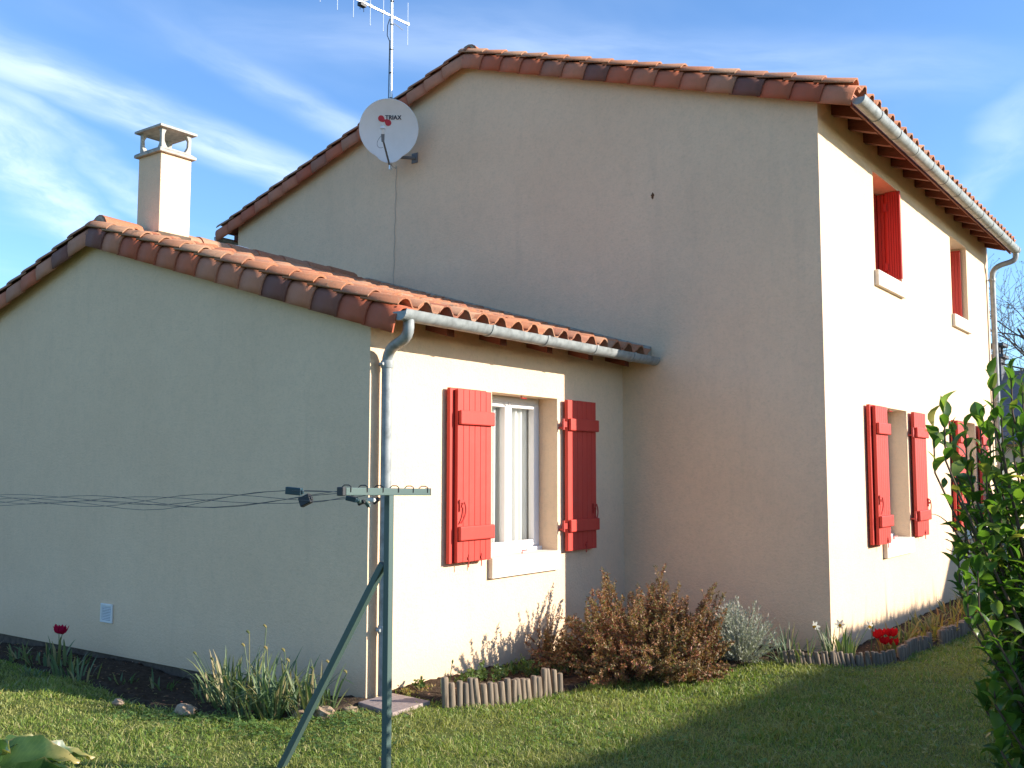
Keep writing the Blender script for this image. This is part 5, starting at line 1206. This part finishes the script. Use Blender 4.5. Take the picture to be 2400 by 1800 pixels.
for (xx, yy) in ((-1.85, 29.95), (-1.35, 29.95), (-1.85, 30.45), (-1.35, 30.45)): m_.box(xx, xx + .12, yy, yy + .12, 5.37, 5.62)
m_.box(-2.0, -1.1, 29.8, 30.7, 5.63, 5.72); m_.build('chimney', M['slate'], nb)
m_ = MB(); m_.box(0.75, 0.93, 14.2, 24, -0.2, 1.72); m_.box(0.70, 0.98, 14.15, 24.05, 1.721, 1.78)
setprops(m_.build('garden_wall', M['wall'], None), 'sunlit cream garden wall beyond the far house corner', 'wall')

hedge = thing('hedge', (7.0, 5.5, 0), 'clipped spiky hedge along the right side of the garden', 'hedge')
n = 30000; hy = rng.uniform(-1.5, 12.5, n); hx = 6.70 + 0.05 * (hy - 2) + rng.uniform(-.06, .5, n); hb = rng.uniform(0, 1.75, n); tops = rng.random(n) < .35
hb[tops] = rng.uniform(1.76, 1.82, tops.sum()); hl = np.where(tops, rng.uniform(.06, .12, n) + np.where(rng.random(n) < .10, rng.gamma(1.5, .06, n), 0), rng.uniform(.08, .16, n))
hw = rng.uniform(.010, .020, n); ha = rng.uniform(0, 2 * PI, n); tx = rng.normal(0, .10, n); ty = rng.normal(0, .10, n)
hb = hb * (1 + .12 * np.clip((hy - 6.0) / .5, 0, 1)); b0 = np.stack([hx, hy, hb], 1); sdv = np.stack([np.cos(ha) * hw, np.sin(ha) * hw, np.zeros(n)], 1); tp = b0 + np.stack([tx * hl, ty * hl, hl], 1)
np_mesh('foliage', np.stack([b0 - sdv, b0 + sdv, tp], 1).reshape(-1, 3), np.arange(3 * n).reshape(-1, 3), M['hedge'], hedge, origin=(7, 5.5, 0))
m_ = MB(); xa_, xb_ = 6.70 + .05 * -3.45, 6.70 + .05 * 10.45
m_.hexa([(xa_, -1.45, .02), (xa_ + .44, -1.45, .02), (xb_ + .44, 12.45, .02), (xb_, 12.45, .02), (xa_, -1.45, 1.84), (xa_ + .44, -1.45, 1.84), (xb_ + .44, 12.45, 1.84), (xb_, 12.45, 1.84)]); x6 = 6.70 + .05 * 4.3
m_.hexa([(x6, 6.3, 1.7), (x6 + .42, 6.3, 1.7), (xb_ + .42, 12.4, 1.7), (xb_ + .02, 12.4, 1.7), (x6, 6.3, 2.06), (x6 + .42, 6.3, 2.06), (xb_ + .42, 12.4, 2.06), (xb_ + .02, 12.4, 2.06)]); m_.build('core', M['hedge'], hedge)
shed = thing('garden_shed', (9.5, 12.8, 0), 'rendered garden shed with a steep gable roof beyond the hedge', 'shed')
m_ = MB(); m_.box(8, 11, 10.95, 14.7, 0, 2.5)
for xx in (8.0, 11.0): m_.add([(xx, 10.95, 2.5), (xx, 14.7, 2.5), (xx, 12.82, 4.2)], [(0, 1, 2)])
m_.build('wall', M['wall'], shed)
for sg in (-1, 1):
    m_ = MB(); ye = 12.82 + sg * 2.05; ze = 4.2 - 2.05 * .907; m_.hexa([(7.9, 12.82, 4.2), (11.1, 12.82, 4.2), (11.1, ye, ze), (7.9, ye, ze), (7.9, 12.82, 4.28), (11.1, 12.82, 4.28), (11.1, ye, ze + .08), (7.9, ye, ze + .08)]); m_.build('roof', M['slate'], shed)

# ------------------------------------------------------------------ grass
def blades(n_try, seed, hmin, hmax, wmin, wmax, dens_near, tuft=None):
    r2 = np.random.default_rng(seed)
    x = r2.uniform(-7.5, 6.0, n_try); y = r2.uniform(-4.2, 11.0, n_try)
    dx, dy = x - CAM.x, y - CAM.y; dist = np.hypot(dx, dy)
    xr = dx * 0.806 + dy * 0.592; yf = -dx * 0.593 + dy * 0.805
    keep = (yf > 2.2) & (np.abs(xr) < yf * .62 + .5) & (r2.random(n_try) < np.clip((5.4 / dist) ** 1.8, 0, 1))
    keep &= ~((x < 0.02) & (y > -0.01)) & ~((x < 2.04) & (y > 3.55))
    inbed = r2.random(n_try) < .10
    keep &= (~pip(x, y, BED_L) | inbed) & ~pip(x, y, BED_M) & ~pip(x, y, BED_R) & ~pip(x, y, [(0.06, -0.165), (0.49, -0.25), (0.46, 0.18), (0.05, 0.2)])
    if tuft is not None:
        f1 = np.sin(x * 3.1 + 1.3 * np.sin(y * 2.3 + 1)) * np.sin(y * 3.7 + 1.9 * np.sin(x * 1.7)) + .6 * np.sin(x * 9.1 + y * 4) * np.sin(y * 11.3 - x * 3)
        keep &= (f1 > tuft) | ((np.hypot((x - 1.45) / .8, (y - 1.55) / .5) < 1) & (r2.random(n_try) < .5))
    else:
        bare = np.sin(x * 5.3 + 1.1 * np.sin(y * 7.1)) * np.sin(y * 4.9 + 1.4 * np.sin(x * 6.3)); keep &= r2.random(n_try) < np.clip(1.15 - 1.1 * np.clip(bare - .35, 0, 1), 0, 1)
    x, y, dist = x[keep], y[keep], dist[keep]; n = len(x)
    clump = np.sin(x * 7.3 + 2 * np.sin(y * 5.1)) * np.sin(y * 6.7 + 1.7 * np.sin(x * 4.3))
    h = r2.uniform(hmin, hmax, n) * (1 + .35 * clump) * r2.choice([1, 1, 1, 1.5], n); w = r2.uniform(wmin, wmax, n) * np.clip(dist / 5.0, .8, 1.8)
    a = r2.uniform(0, 2 * PI, n); la = r2.uniform(0, 2 * PI, n); ln = r2.uniform(.2, 1.5, n) * h
    z = hgt(x, y) - .006; b = np.stack([x, y, z], 1); s_ = np.stack([np.cos(a) * w / 2, np.sin(a) * w / 2, 0 * a], 1)
    ld = np.stack([np.cos(la) * ln, np.sin(la) * ln, 0 * la], 1); up = np.stack([0 * h, 0 * h, h], 1)
    m1 = b + ld * .3 + up * .6; tip = b + ld + up * r2.uniform(.75, 1.0, n)[:, None]
    vv = np.stack([b - s_, b + s_, m1 - s_ * .8, m1 + s_ * .8, tip], 1).reshape(-1, 3)
    i = 5 * np.arange(n); tr = np.concatenate([np.stack([i, i + 1, i + 3], 1), np.stack([i, i + 3, i + 2], 1), np.stack([i + 2, i + 3, i + 4], 1)])
    return vv, tr
vv, tr = blades(2000000, 3, .012, .036, .0030, .0058, 1)
v2, t2 = blades(420000, 13, .030, .062, .0032, .0060, 1, .72)
tr = np.concatenate([tr, t2 + len(vv)]); vv = np.concatenate([vv, v2])
print('grass tris', len(tr))
gr = np_mesh('grass', vv, tr, M['grass']); setprops(gr, 'short lawn grass in front of the house', 'grass', kind='stuff')
# clover and broad-leaved weeds in the lawn
r2 = np.random.default_rng(8); patches = [(-.05, -.90, .30, .10, 420), (-.7, -1.15, .3, .12, 160), (.35, -.50, .18, .09, 320), (.75, -.9, .3, .2, 180), (1.6, .2, .35, .25, 160), (2.6, .2, .4, .3, 200), (0.9, -1.9, .5, .25, 300), (2.9, -.4, .4, .25, 260), (3.1, 1.4, .5, .4, 200)]
cv = []
for (cx_, cy_, sx, sy, n) in patches:
    x = r2.normal(cx_, sx, n); y = r2.normal(cy_, sy, n); cv.append(np.stack([x, y], 1))
cv = np.concatenate(cv); cv = cv[~((cv[:, 0] < .02) & (cv[:, 1] > -.4))]; n = len(cv)
z = hgt(cv[:, 0], cv[:, 1]) + r2.uniform(.015, .055, n); vv = []; ff = []
for i in range(n):
    c = np.array([cv[i, 0], cv[i, 1], z[i]]); a0 = r2.uniform(0, 2 * PI); R_ = r2.uniform(.008, .016); tl = r2.normal(0, .25, 2)
    for k in range(3):
        a = a0 + k * 2 * PI / 3; e1 = np.array([math.cos(a), math.sin(a), tl[0] * math.cos(a) + tl[1] * math.sin(a)]); e2 = np.array([-math.sin(a), math.cos(a), -tl[0] * math.sin(a) + tl[1] * math.cos(a)]); b = len(vv)
        vv += [c, c + e1 * R_ * .7 - e2 * R_ * .55, c + e1 * R_ * 1.25, c + e1 * R_ * .7 + e2 * R_ * .55]; ff += [(b, b + 1, b + 2), (b, b + 2, b + 3)]
setprops(np_mesh('clover', np.array(vv), np.array(ff), M['clover']), 'patches of clover in the lawn', 'clover', kind='stuff')
nd = 420; x = r2.uniform(-3.5, 4.2, nd); y = r2.uniform(-2.4, 3.4, nd); kk = ~pip(x, y, BED_L) & ~pip(x, y, BED_M) & ~pip(x, y, BED_R) & ~((x < .05) & (y > -.1)) & ~((x < 2.1) & (y > 3.5)); x, y = x[kk], y[kk]; nd = len(x)
c = np.stack([x, y, hgt(x, y) + r2.uniform(.02, .04, nd)], 1); a = r2.normal(size=(nd, 3)); a[:, 2] *= .4; a /= np.linalg.norm(a, axis=1)[:, None]; b = np.cross(a, np.array([0, 0, 1.0]) + r2.normal(size=(nd, 3)) * .4); b /= np.linalg.norm(b, axis=1)[:, None]; s_ = r2.uniform(.006, .016, nd)[:, None]
vv = np.stack([c - a * s_, c + b * s_ * .5, c + a * s_, c - b * s_ * .5], 1).reshape(-1, 3); i = 4 * np.arange(nd)
setprops(np_mesh('fallen_leaves', vv, np.concatenate([np.stack([i, i + 1, i + 2], 1), np.stack([i, i + 2, i + 3], 1)]), M['yellowleaf']), 'dry fallen leaves scattered over the lawn', 'leaves', kind='stuff')
# crumbs of soil and leaf litter in the beds
n = 5200; x = r2.uniform(-5.5, 2.6, n); y = r2.uniform(-1.0, 6.5, n); k = pip(x, y, BED_L) | pip(x, y, BED_M) | pip(x, y, BED_R); x, y = x[k], y[k]; n = len(x)
c = np.stack([x, y, hgt(x, y) + .045], 1); a = r2.normal(size=(n, 3)); a /= np.linalg.norm(a, axis=1)[:, None]; b = np.cross(a, r2.normal(size=(n, 3))); b /= np.linalg.norm(b, axis=1)[:, None]; s_ = r2.uniform(.006, .02, n)[:, None]
a[:, 2] *= .35; b[:, 2] *= .35
vv = np.stack([c - a * s_, c + b * s_ * .6, c + a * s_, c - b * s_ * .6], 1).reshape(-1, 3); i = 4 * np.arange(n)
setprops(np_mesh('leaf_litter', vv, np.concatenate([np.stack([i, i + 1, i + 2], 1), np.stack([i, i + 2, i + 3], 1)]), M['redleaf']), 'dry leaf litter on the flower beds', 'litter', kind='stuff')
